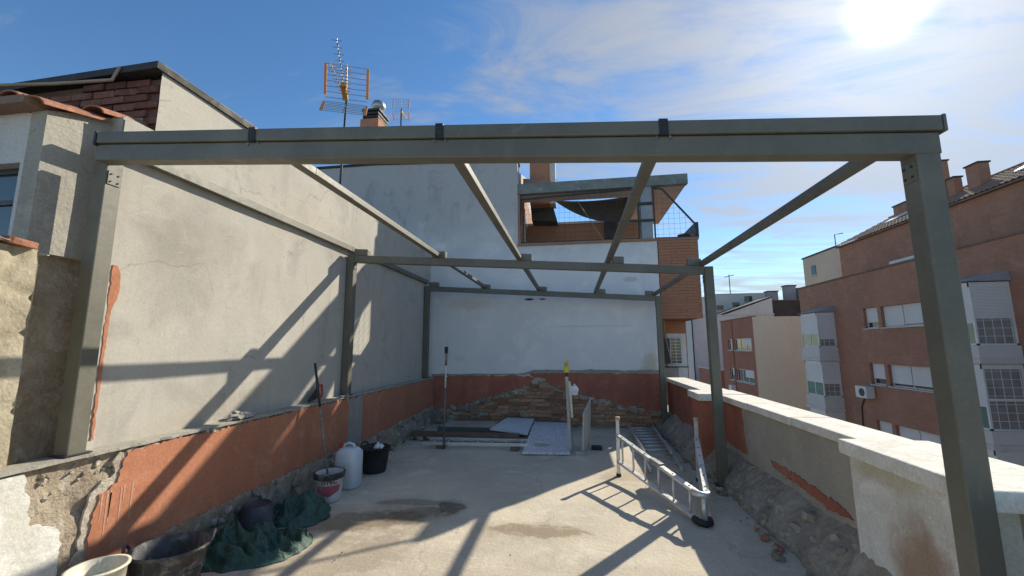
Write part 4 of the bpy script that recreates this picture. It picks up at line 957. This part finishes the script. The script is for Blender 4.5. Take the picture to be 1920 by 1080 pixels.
lb = thing('extension_ladder', 'aluminium extension ladder lying flat on the floor along the far right', 'ladder', (1.2, 7.0, 0))
ladder_arm(lb, (0.93, 5.72, 0.04), (1.33, 5.80, 0.04), (1.03, 8.3, 0.045), (1.48, 8.36, 0.045), 10, 0.025, 0.06)
ladder_arm(lb, (0.97, 6.3, 0.105), (1.33, 6.36, 0.105), (0.985, 8.2, 0.11), (1.42, 8.26, 0.11), 8, 0.025, 0.055)
lc = thing('short_ladder', 'short aluminium ladder lying in front of the brown plank at the far end', 'ladder', (-1.5, 6.8, 0))
ladder_arm(lc, (-2.42, 6.62, 0.07), (-2.42, 6.93, 0.07), (-0.74, 6.70, 0.07), (-0.74, 7.0, 0.07), 7, 0.03, 0.05)
for x in (-2.2, -1.0):
    MB().box(x, x + 0.12, 6.58, 7.03, 0.012, 0.044).build('packing_batten', PLANK, lc)

# boards and planks at the far end
pk = thing('wooden_plank', 'long brown wooden plank lying on the floor before the end wall', 'plank', (-1.9, 7.2, 0))
MB().box(-2.84, -0.95, 7.08, 7.30, 0.075, 0.125).build('board', PLANK, pk, bevel=0.004)
for x in (-2.7, -1.2): MB().box(x, x + 0.10, 7.10, 7.28, 0.008, 0.073).build('packing_block', PALEWOOD, pk)
pst = thing('stacked_panels', 'dark grey green panels stacked flat behind the brown plank', 'panels', (-1.7, 8.0, 0))
MB().box(-2.55, -0.9, 7.72, 8.35, 0.012, 0.12).build('lower_panel', mat('grey_green_panel', [(0.10, 0.11, 0.10), (0.13, 0.14, 0.125)], 0.8, 3, 0.2, 40), pst)
MB().box(-2.5, -1.5, 7.74, 8.3, 0.1205, 0.135).build('top_sheet', RUBBLEG, pst)
o = MB().hexa([(-1.50, 7.45, 0.135), (-1.50, 7.45, 0.160), (-1.34, 8.38, 0.175), (-1.34, 8.38, 0.20), (-0.83, 7.45, 0.06), (-0.83, 7.45, 0.085), (-0.80, 8.40, 0.16), (-0.80, 8.40, 0.185)]).build('white_board', WHITEPAN); P(o, label='plain white board resting on the dark panel at the far end', category='board')
o = MB().hexa([(-0.79, 6.36, 0.015), (-0.79, 6.36, 0.045), (-0.80, 8.42, 0.09), (-0.80, 8.42, 0.12), (-0.09, 6.42, 0.015), (-0.09, 6.42, 0.045), (-0.11, 8.42, 0.09), (-0.11, 8.42, 0.12)]).build('printed_board', PRINTED); P(o, label='white board with blue violet print lying on the floor', category='board')
sp = thing('standing_panel', 'pale panel standing on edge beside the yellow topped staff', 'panel', (0.16, 6.78, 0))
MB().hexa([(0.085, 6.49, 0.01), (0.115, 6.50, 0.59), (0.21, 7.05, 0.01), (0.24, 7.06, 0.74), (0.105, 6.485, 0.01), (0.135, 6.495, 0.59), (0.23, 7.045, 0.01), (0.26, 7.055, 0.74)]).build('sheet', mat('cream_panel', [(0.55, 0.54, 0.48), (0.49, 0.48, 0.43)], 0.6, 3, 0.1, 60), sp)
MB().box(0.0, 0.13, 6.44, 6.50, 0.0, 0.06).build('foot_block', STEEL, sp)
MB().box(0.24, 0.40, 6.80, 6.92, 0.0, 0.05).build('prop_block', BLACKRUB, sp)
# telescopic pole with black head
tp = thing('telescopic_pole', 'upright telescopic pole with black head before the end wall', 'pole', (-2.06, 6.58, 0))
MB().tube([(-2.065, 6.58, 0.0), (-2.055, 6.58, 0.95)], 0.016, 10).build('lower_tube', mat('grey_tube', [(0.20, 0.20, 0.20), (0.15, 0.15, 0.15)], 0.4, 9, 0, metal=0.4), tp, smooth=True)
MB().tube([(-2.055, 6.58, 0.95), (-2.05, 6.58, 1.30)], 0.014, 10).build('upper_tube', WHITEALU, tp, smooth=True)
MB().tube([(-2.05, 6.58, 1.30), (-2.048, 6.58, 1.50)], 0.02, 10).build('collar', WOODPOLE, tp, smooth=True)
MB().box(-2.075, -2.02, 6.56, 6.60, 1.49, 1.60).build('head', BLACKPL, tp, bevel=0.008)
# laser staff with yellow receiver
ls = thing('levelling_staff', 'pale levelling staff with yellow receiver on top, standing by the printed board', 'staff', (-0.10, 6.6, 0))
MB().bar((-0.085, 6.6, 0.0), (-0.115, 6.6, 1.13), 0.045, 0.025, (0, 1, 0)).build('staff', mat('staff_paint', [(0.46, 0.45, 0.40), (0.40, 0.39, 0.35)], 0.6, 6, 0.1, 60), ls)
MB().bar((-0.045, 6.57, 0.52), (-0.075, 6.57, 1.06), 0.035, 0.02, (0, 1, 0)).build('folding_rule', CREAMPLAST, ls)
rc = MB().box(-0.155, -0.075, 6.57, 6.62, 1.19, 1.37).build('receiver', YELLOW, ls, bevel=0.01)
MB().box(-0.135, -0.095, 6.562, 6.572, 1.28, 1.345).build('display', GREYGLASS, rc)
MB().box(-0.135, -0.095, 6.575, 6.615, 1.13, 1.19).build('clamp', BLACKPL, ls)
crumple('plastic_bag', 'white plastic bag hanging on the levelling staff', 'bag', (-0.005, 6.57, 0.90), (0.07, 0.05, 0.12), PLASTICBAG, 5, 0.5, 3)

# ------------------------------------------------------------------ roof things on the left
def yagi(parent, c, s, ang):
    """TV aerial: mast head at c, two reflector grids, triple boom pointing along ang"""
    c = Vector(c); fw = Vector((math.cos(ang), math.sin(ang), 0.0)); fw = (fw + Vector((0, 0, 0.16))).normalized(); sd = fw.cross(Vector((0, 0, 1))).normalized(); up = sd.cross(fw)
    for g in (-1, 1):
        mb = MB(); me_ = MB(); a = c - fw * 0.06 * s + up * 0.05 * g * s; e = (up * g * (0.62 if g > 0 else 0.40) + fw * 0.22) * s
        for k in range(7):
            q = a + e * (k / 6); mb.tube([q - sd * 0.40 * s, q + sd * 0.40 * s], 0.007 * s, 5)
        mb.tube([a, a + e], 0.010 * s, 5)
        gr = mb.build('reflector', STEEL, parent)
        for h in (-1, 1):
            b0 = a + e * 0.08 + sd * h * 0.40 * s; MB().bar(b0, a + e * 1.0 + sd * h * 0.40 * s, 0.05 * s, 0.022 * s, fw).build('end_bar', ORANGE, gr)
    for (dx, dz, L) in ((0, 0.13, 1.15), (-0.10, -0.02, 0.85), (0.10, -0.02, 0.85)):
        mb = MB(); p0 = c + fw * 0.05 * s; p1 = p0 + (fw * L + sd * dx * 1.4 + up * dz * 1.6) * s
        mb.tube([p0, p1], 0.011 * s, 6); bo = mb.build('boom', STEEL, parent)
        mb = MB(); k = 0.12
        while k < 1.0:
            q = p0.lerp(p1, k); mb.tube([q - sd * 0.085 * s, q + sd * 0.085 * s], 0.006 * s, 5)
            mb.tube([q - up * 0.05 * s, q + up * 0.05 * s], 0.006 * s, 5); k += 0.11
        mb.build('directors', ORANGEY if dx else STEEL, bo)
    MB().bar(c + fw * 0.02 * s - up * 0.02 * s, c + fw * 0.35 * s + up * 0.05 * s, 0.10 * s, 0.09 * s).build('dipole_box', ORANGEY, parent, bevel=0.01)
ant = thing('tv_antenna', 'orange tipped grid TV antenna on a tall mast above the left house', 'antenna', (-4.36, 7.0, 3.7), 'rooftop TV antennas')
MB().tube([(-4.36, 7.0, 3.60), (-4.30, 7.0, 6.52)], 0.022, 8).build('mast', DARKMET, ant, smooth=True)
yagi(ant, (-4.30, 6.97, 6.42), 0.98, math.radians(-68))
an2 = thing('tv_antenna', 'small far TV antenna on a thin mast right of the round capped chimney', 'antenna', (-6.27, 14.0, 8.0), 'rooftop TV antennas')
MB().tube([(-6.27, 14.0, 5.5), (-6.31, 14.0, 10.7)], 0.03, 6).build('mast', DARKMET, an2)
yagi(an2, (-6.31, 13.97, 10.55), 0.75, math.radians(100))
ch = thing('chimney', 'brick chimney with slatted cap and round metal cowl behind the front beam', 'chimney', (-5.1, 9.9, 5.8))
MB().box(-5.47, -4.98 + 0.02, 9.6, 10.25, 5.6, 7.62).build('stack', mat('chimney_brick', [(0.46, 0.22, 0.13), (0.40, 0.19, 0.11)], 0.9, 4, 0.3, 40), ch)
for k in range(3):
    MB().box(-5.42 - .03 * (k == 2), -4.98 + .03 * (k == 2), 9.62, 10.22, 7.66 + k * 0.10, 7.72 + k * 0.10).build('cap_slat', BITUMEN, ch)
MB().box(-5.36, -5.04, 9.68, 10.16, 7.62, 7.9).build('flue_core', DARKMET, ch)
MB().lathe([(0.10, 7.92), (0.10, 8.0), (0.17, 8.05), (0.19, 8.14), (0.15, 8.24), (0.05, 8.29), (0.001, 8.29)], (-5.12, 9.9, 0), 18).build('cowl', STEEL, ch, smooth=True)

# ------------------------------------------------------------------ street buildings on the right
def facade(name, m_, parent, axis, plane, a0, a1, z0, z1, holes, depth, sgn, back=0.5):
    """wall sheet on X=plane (axis 'x') or Y=plane (axis 'y') with real openings; sgn: direction into the house"""
    A = sorted({a0, a1} | {h[0] for h in holes} | {h[1] for h in holes}); Z = sorted({z0, z1} | {h[2] for h in holes} | {h[3] for h in holes})
    pt = (lambda a, d, z: (plane + sgn * d, a, z)) if axis == 'x' else (lambda a, d, z: (a, plane + sgn * d, z))
    mb = MB()
    for i in range(len(A) - 1):
        for j in range(len(Z) - 1):
            am, zm = (A[i] + A[i + 1]) / 2, (Z[j] + Z[j + 1]) / 2
            if any(h[0] < am < h[1] and h[2] < zm < h[3] for h in holes): continue
            mb.add([pt(A[i], 0, Z[j]), pt(A[i + 1], 0, Z[j]), pt(A[i + 1], 0, Z[j + 1]), pt(A[i], 0, Z[j + 1])], [(0, 1, 2, 3)])
    for (b0, b1, c0, c1) in holes:
        q = [(b0, c0), (b1, c0), (b1, c1), (b0, c1)]
        for k in range(4):
            u, v = q[k], q[(k + 1) % 4]
            mb.add([pt(u[0], 0, u[1]), pt(v[0], 0, v[1]), pt(v[0], depth, v[1]), pt(u[0], depth, u[1])], [(0, 1, 2, 3)])
    return mb.build(name, m_, parent, recalc=False)

bb = thing('brick_apartment_block', 'long brick apartment block across the street with white bay windows', 'building', (XB := 14.7, 20.0, STREET_Z))
Y0B, Y1B = 4.0, 29.3
rows = [2.40 - 2.75 * k for k in range(4)]
holes = []
for z in rows:
    holes += [(22.50, 23.50, z, z + 1.02), (19.85, 22.28, z, z + 1.0), (9.5, 11.9, z, z + 1.0), (12.2, 13.1, z, z + 1.02)]
facade('facade', BRICKFAR, bb, 'x', XB, Y0B, Y1B, STREET_Z, 5.20, holes, 0.24, 1)
MB().box(XB + 0.24, XB + 12, Y0B, Y1B - 0.01, STREET_Z, 5.1).build('block_core', BRICKFAR, bb)
MB().box(XB - 0.001, XB + 0.25, Y1B - 0.005, Y1B + 0.005, STREET_Z, 5.2).build('end_face', BRICKFAR, bb)
MB().box(XB - 0.05, XB + 0.30, Y0B, Y1B + 0.03, 5.20, 5.28).build('parapet_coping', ROOFBROWN, bb)
for (a, b, z0, z1) in holes:
    wdt = b - a
    w_ = MB().box(XB + 0.19, XB + 0.215, a, b, z0, z1).build('window', GLASS, bb)
    n = 2 if wdt > 1.5 else 1; fr = MB(); f_ = 0.05
    fr.box(XB + 0.155, XB + 0.19, a, b, z1 - f_, z1); fr.box(XB + 0.155, XB + 0.19, a, b, z0, z0 + f_)
    for k in range(n + 1):
        yc = a + wdt * k / n; yc = min(max(yc, a + f_ / 2), b - f_ / 2); fr.box(XB + 0.154, XB + 0.191, yc - f_ / 2, yc + f_ / 2, z0 + f_, z1 - f_)
    fr.build('frame', WHITEALU, w_)
    for k in range(n):
        drop = random.choice((0.0, 0.06, 0.12, 0.25)) * (z1 - z0)
        MB().box(XB + 0.125, XB + 0.152, a + wdt * k / n + 0.03, a + wdt * (k + 1) / n - 0.03, z0 + 0.03 + drop, z1 - 0.01).build('shutter', SHUTTER, w_)
    MB().box(XB - 0.06, XB + 0.15, a - 0.04, b + 0.04, z0 - 0.05, z0 - 0.003).build('sill', SOFFIT, bb)
# upper set back storey with tiled roof
XU = 17.0
MB().box(XU, XU + 9, Y0B, 28.65, 5.0, 7.72).build('upper_storey', BRICKFAR, bb)
MB().box(XU - 0.16, XU + 0.05, Y0B, 28.75, 7.72, 7.80).build('eave', ROOFBROWN, bb)
XRD, ZRD = 20.2, 9.55
def slope(x): return 7.81 + (ZRD - 7.81) * (x - (XU - 0.16)) / (XRD - XU + 0.16)
MB().prism([(XU, 28.65, 7.70), (XRD, 28.65, ZRD - 0.06), (XRD + 3.4, 28.65, 7.70)], (0, -24.6, 0)).build('gable', BRICKFAR, bb)
# tile courses: each course of the roof nearest the street as corrugated strips
mb = MB(); ny = 200; yy0, yy1 = Y0B, 28.8; crs = 9
for c_ in range(crs):
    xa = XU - 0.16 + (XRD - XU + 0.16) * c_ / crs; xb_ = XU - 0.16 + (XRD - XU + 0.16) * (c_ + 1) / crs + 0.05
    vs = []
    for i in range(ny + 1):
        y = yy0 + (yy1 - yy0) * i / ny; hgt = 0.045 * abs(math.sin(math.pi * i * 0.5))
        vs += [(xa, y, slope(xa) + hgt + 0.045), (xb_, y, slope(xb_) + hgt - 0.005), (xa, y, slope(xa) + hgt)]
    mb.add(vs, [f for i in range(ny) for f in ((i * 3, (i + 1) * 3, (i + 1) * 3 + 1, i * 3 + 1), (i * 3 + 2, (i + 1) * 3 + 2, (i + 1) * 3, i * 3))])
o = mb.build('roof_tiles', ROOFBROWN, bb, recalc=False, kind='stuff')
MB().box(XRD - 0.1, XRD + 0.1, Y0B, 28.75, ZRD + 0.01, ZRD + 0.09).build('ridge', ROOFBROWN, bb)
for (x, y0, w_, d_, zt) in ((18.6, 20.95, 0.62, 0.45, 9.85), (18.8, 22.45, 0.4, 0.35, 9.75), (18.8, 23.1, 0.6, 0.4, 10.9), (19.6, 26.6, 0.95, 0.8, 9.9)):
    c_ = MB().box(x, x + d_, y0, y0 + w_, slope(x) - 0.5, zt).build('chimney', BRICKFAR, bb)
    MB().box(x - 0.05, x + d_ + 0.05, y0 - 0.05, y0 + w_ + 0.05, zt, zt + 0.07).build('chimney_cap', DARKMET, c_)
for y in (18.3, 25.6):
    MB().hexa([(18.2, y, slope(18.2) + 0.08), (18.2, y, slope(18.2) + 0.15), (18.2, y + .8, slope(18.2) + 0.08), (18.2, y + .8, slope(18.2) + 0.15), (19.2, y, slope(19.2) + 0.08), (19.2, y, slope(19.2) + 0.15), (19.2, y + .8, slope(19.2) + 0.08), (19.2, y + .8, slope(19.2) + 0.15)]).build('skylight', WHITEALU, bb)
MB().box(16.95, 17.0, 22.6, 24.6, 5.3, 6.0).build('roof_window', WHITEALU, bb)
# bay windows: glazed boxes with lean-to roof, shutters, spandrels
def bay(y0, y1, x0, ztops, zh):
    for i, zt in enumerate(ztops):
        z0 = zt - zh
        b_ = MB().box(x0 + 0.04, XB - 0.003, y0 + 0.04, y1 - 0.04, z0, zt).build('bay_window', GREYGLASS, bb)
        fr = MB(); f_ = 0.06
        for (fx, fy) in ((x0, y0), (x0, y1 - f_), (XB - f_ - .003, y0)): fr.box(fx, fx + f_, fy, fy + f_, z0, zt)
        fr.box(x0, XB - 0.004, y0 - 0.003, y0 + f_, zt - 0.16, zt + 0.002); fr.box(x0, x0 + f_, y0 + f_, y1, zt - 0.16, zt + 0.002)
        fr.box(x0, XB - 0.004, y0, y0 + f_ - 0.002, z0 - 0.001, z0 + 0.06); fr.box(x0, x0 + f_, y0 + f_, y1, z0, z0 + 0.06)
        fr.box(x0 + 0.005, x0 + f_, (y0 + y1) / 2 - 0.03, (y0 + y1) / 2 + 0.03, z0, zt)
        if i == 1: fr.box(x0 + f_, XB - f_, y0 + 0.003, y0 + f_, z0 + 0.95, z0 + 1.03)
        fr.build('frame', WHITEALU, b_)
        # glazing bars
        gb = MB(); k = x0 + 0.28
        while k < XB - 0.1: gb.box(k, k + 0.015, y0 + 0.025, y0 + 0.039, z0 + 0.06, zt - 0.16); k += 0.27
        z = z0 + 0.3
        while z < zt - 0.2: gb.box(x0 + 0.06, XB - 0.06, y0 + 0.026, y0 + 0.038, z, z + 0.015); z += 0.27
        gb.build('glazing_bars', WHITEALU, b_)
        MB().box(x0 + 0.022, x0 + 0.039, y0 + 0.07, y1 - 0.07, z0 + 0.06, z0 + 0.75).build('pane', GREENGLASS, b_)
        sh = (0.56, 0.0, 0.5, 0.6)[i % 4] if y0 < 20 else (0.78, 0.62, 0.7, 0.6)[i % 4]
        if sh: MB().box(x0 + 0.07, XB - 0.07, y0 + 0.008, y0 + 0.022, zt - 0.16 - (zh - 0.2) * sh, zt - 0.16).build('shutter', SHUTTER, b_)
        MB().box(x0 + 0.006, x0 + 0.02, y0 + 0.07, y1 - 0.07, z0 + 0.75, zt - 0.16).build('shutter', SHUTTER, b_)
        nz = ztops[i + 1] if i + 1 < len(ztops) else z0 - 0.6
        MB().box(x0 - 0.06, XB - 0.006, y0 - 0.06, y1 + 0.06, nz + 0.20, z0 - 0.004).build('spandrel', PALEWALL, b_)
        MB().box(x0 - 0.10, XB - 0.006, y0 - 0.10, y1 + 0.10, nz + 0.02, nz + 0.198).build('slab_edge', SOFFIT, b_)
    zt = ztops[0]
    MB().prism([(x0 - 0.15, y0 - 0.1, zt + 0.03), (XB - 0.005, y0 - 0.1, zt + 0.36), (XB - 0.005, y0 - 0.1, zt + 0.03)], (0, y1 - y0 + 0.2, 0)).build('bay_roof', mat('fibre_cement_sheet', [(0.30, 0.31, 0.32), (0.25, 0.26, 0.27)], 0.8, 3, 0.2, 30), bb)
bay(16.2, 17.8, 13.5, (3.70, 0.92, -1.85, -4.6), 2.15)
bay(25.9, 27.6, 13.78, (3.42, 0.67, -2.08, -4.83), 1.95)
ac = MB().box(14.28, 14.66, 23.3, 24.1, -1.05, -0.48).build('air_conditioner', WHITEALU, bb)
mb = MB(); pts = [(14.275, 23.62 + 0.2 * math.cos(2 * math.pi * k / 16), -0.77 + 0.2 * math.sin(2 * math.pi * k / 16)) for k in range(16)]
mb.prism(pts, (-0.012, 0, 0)).build('fan_grille', DARKMET, ac)
MB().tube([(14.64, 24.0, -1.0), (14.66, 24.4, -1.6), (14.66, 24.5, -3.2)], 0.03, 5).build('drain_pipe', DARKMET, bb)

tan = thing('tan_gable_building', 'brick fronted building with bare tan side wall further down the street', 'building', (14.7, 40, STREET_Z))
th = [(37.3, 41.0, 1.13, 2.18), (41.6, 42.6, 1.13, 2.18), (37.3, 41.0, -1.6, -0.5), (41.6, 42.6, -1.6, -0.5), (37.3, 41.0, -4.3, -3.2), (41.6, 42.6, -4.3, -3.2)]
facade('brick_front', BRICKFAR2, tan, 'x', 14.7, 36.75, 44.3, STREET_Z, 3.90, th, 0.25, 1)
MB().box(14.701, 30, 36.75, 36.9, STREET_Z, 3.92).build('tan_side_wall', TANWALL, tan)
MB().box(14.98, 30, 36.95, 44.3, STREET_Z, 3.6).build('core', BRICKFAR2, tan)
MB().box(14.62, 15.0, 36.7, 44.4, 3.92, 4.0).build('coping', ROOFBROWN, tan)
for i, (a, b, z0, z1) in enumerate(th):
    w_ = MB().box(14.82, 14.86, a, b, z0, z1).build('window', GLASS, tan)
    fr = MB(); n = 3 if b - a > 2 else 1
    fr.box(14.785, 14.82, a, b, z1 - .06, z1); fr.box(14.785, 14.82, a, b, z0, z0 + .06)
    for k in range(n + 1): yc = a + (b - a) * k / n; fr.box(14.79, 14.82, yc - .03, yc + .03, z0, z1)
    fr.build('frame', WHITEALU, w_)
    MB().box(14.76, 14.785, a + 0.05, a + (b - a) * 0.5, z0 + 0.45, z1).build('shutter', SHUTTER, w_)
    MB().box(14.60, 14.8, a - .05, b + .05, z0 - 0.07, z0 - 0.002).build('sill', SOFFIT, tan)
MB().box(14.25, 14.68, 41.3, 42.0, -2.6, -2.05).build('air_conditioner', WHITEALU, tan)
MB().tube([(14.66, 41.3, 3.8), (14.66, 41.3, -9)], 0.05, 6).build('drain_pipe', BRICKFAR2, tan)

def block(name, label, x0, x1, y0, y1, zt, m_, wins=(), roof=None, cat='building'):
    t_ = thing(name, label, cat, ((x0 + x1) / 2, y0, STREET_Z))
    MB().box(x0, x1, y0, y1, STREET_Z, zt).build('wall', m_, t_)
    MB().box(x0 - .08, x1 + .08, y0 - .08, y1 + .08, zt, zt + 0.12).build('roof_edge', roof or BITUMEN, t_)
    for (ax, a, b, z0, z1) in wins:
        if ax == 'y':
            w_ = MB().box(a, b, y0 - 0.04, y0 + 0.05, z0, z1).build('window', GLASS, t_)
            MB().box(a - 0.06, b + 0.06, y0 - 0.10, y0 - 0.002, z0 - 0.08, z0 - .002).build('sill', SOFFIT, w_)
        else:
            w_ = MB().box(x0 - 0.04, x0 + 0.05, a, b, z0, z1).build('window', GLASS, t_)
            MB().box(x0 - 0.10, x0 - 0.002, a - 0.06, b + 0.06, z0 - 0.08, z0 - .002).build('sill', SOFFIT, w_)
    return t_
tw = block('stair_tower', 'cream stair tower with one small window above the brick block roof', 22, 30, 37.6, 42.6, 9.7, CREAMWALL, [('x', 40.6, 41.3, 7.9, 8.8)])
MB().tube([(23.5, 40, 9.8), (23.5, 40, 11.4), (24.2, 40, 11.5)], 0.04, 6).build('aerial', DARKMET, tw)
dish = MB(); n = 18
for (r, d) in ((0.02, 0.0), (0.35, -0.07), (0.6, -0.2)):
    for k in range(n): dish.v.append((24.2 + r * math.cos(2 * math.pi * k / n), 37.3 + d, 7.5 + r * math.sin(2 * math.pi * k / n)))
for i in range(2):
    for k in range(n): a = i * n + k; b = i * n + (k + 1) % n; dish.f.append((a, b, b + n, a + n))
dish.build('satellite_dish', STEEL, tw, recalc=False)
block('white_house', 'pale far house with three small dark windows under the sky', 19.3, 27.0, 61, 68, 8.6, PALEWALL, [('y', 19.9, 20.8, 6.5, 7.1), ('y', 22.0, 22.9, 6.9, 7.5), ('y', 23.6, 24.6, 7.5, 8.3)], SOFFIT)
wh = block('white_house', 'long white far house with sloping parapet left of the tan wall', 14.9, 24.5, 55, 60.5, 5.3, PALEWALL, [], SOFFIT)
MB().prism([(18.6, 54.9, 5.3), (24.4, 54.9, 7.4), (24.4, 54.9, 5.3)], (0, 5.4, 0)).build('sloping_parapet', PALEWALL, wh)
MB().prism([(18.5, 54.85, 5.35), (24.45, 54.85, 7.45), (24.45, 54.85, 7.6), (18.4, 54.85, 5.5)], (0, 5.5, 0)).build('parapet_cap', BITUMEN, wh)
MB().tube([(14.85, 54.95, 5.2), (14.85, 54.95, -9)], 0.07, 6).build('drain_pipe', BITUMEN, wh)
db = block('dark_house', 'dark brown far house with chimneys behind the tan side wall', 24.6, 29.0, 57, 63, 7.2, mat('dark_brown_wall', [(0.07, 0.055, 0.045), (0.09, 0.07, 0.06)], 0.9, 1, 0.1), [], ROOFBROWN)
for (x, h) in ((25.4, 8.5), (27.6, 9.2), (29.0, 8.8)):
    c_ = MB().box(x, x + 1.2, 58, 59, 7.2, h).build('chimney', mat('grey_chimney', [(0.30, 0.30, 0.31), (0.25, 0.25, 0.26)], 0.9, 1, 0.1), db)
    MB().box(x - .1, x + 1.3, 57.9, 59.1, h, h + 0.12).build('chimney_cap', BITUMEN, c_)
block('orange_house', 'orange rendered far house left of the brick block corner', 29.1, 36, 56, 62, 8.4, mat('orange_render', [(0.48, 0.20, 0.10), (0.43, 0.18, 0.09)], 0.9, 0.5, 0.1), [], ROOFBROWN)
block('low_brick_house', 'low brick house below the white far house', 14.75, 20, 46, 53, -1.0, BRICKFAR2, [('x', 47, 48.2, -3.2, -2.0)], SOFFIT)
lp = thing('tv_antenna', 'tiny far TV antenna on the pale house roof', 'antenna', (22.2, 62, 8.7), 'rooftop TV antennas')
MB().tube([(22.2, 62, 8.6), (22.2, 62, 11.6)], 0.06, 5).build('mast', DARKMET, lp)
MB().tube([(21.6, 62, 11.2), (22.9, 62, 11.5)], 0.05, 5).build('boom', DARKMET, lp)
mb = MB(); [mb.tube([(21.7 + i * .3, 61.6, 11.23 + i * .07), (21.7 + i * .3, 62.4, 11.23 + i * .07)], 0.03, 4) for i in range(4)]; mb.build('elements', DARKMET, lp)

# ------------------------------------------------------------------ crumbs of mortar and brick swept along the walls
mb = MB(); rr = random.Random(99)
for k in range(420):
    q = rr.random()
    if q < 0.42: x, y = -2.86 + abs(rr.gauss(0, 0.10)), rr.uniform(2.4, 8.5)
    elif q < 0.7: x, y = 1.56 - abs(rr.gauss(0, 0.09)), rr.uniform(2.4, 8.4)
    elif q < 0.9: x, y = rr.uniform(-2.8, 1.5), 8.58 - abs(rr.gauss(0, 0.12))
    else: x, y = rr.uniform(-2.3, 1.3), rr.uniform(2.6, 8.0)
    r = rr.uniform(0.004, 0.018) * (0.6 if q > 0.9 else 1); c = Vector((x, y, 0.006 + r * 0.5))
    d = [Vector((rr.uniform(.6, 1.2) * a, rr.uniform(.6, 1.2) * b, rr.uniform(.5, .9) * g)) * r for (a, b, g) in ((1, 0, 0), (-1, 0, 0), (0, 1, 0), (0, -1, 0), (0, 0, 1), (0, 0, -1))]
    mb.add([c + e for e in d], [(0, 2, 4), (2, 1, 4), (1, 3, 4), (3, 0, 4), (2, 0, 5), (1, 2, 5), (3, 1, 5), (0, 3, 5)])
o = mb.build('mortar_crumbs', RUBBLE, recalc=False, kind='stuff'); P(o, label='mortar crumbs scattered along the foot of the walls', category='debris')

# broken chips of brick, tile and mortar lying at the foot of the walls
rr = random.Random(123)
for k in range(56):
    y = rr.uniform(2.35, 8.4); z = rr.uniform(0.012, 0.03)
    if k % 2: par_, x = low, -2.87 + abs(rr.gauss(0, 0.05))
    else: par_, x = par, 1.575 - abs(rr.gauss(0, 0.05))
    a = rr.uniform(0.03, 0.085)
    piece(BRICKM, 'chip', rr.choice((OLDBRICK, STONE, RUBBLEG, TERRACOTTA, RUBBLE)), par_, (x, y, z), (a, a * rr.uniform(.5, .9), a * rr.uniform(.3, .6)), (rr.gauss(0, .4), rr.gauss(0, .4), rr.random() * 3))
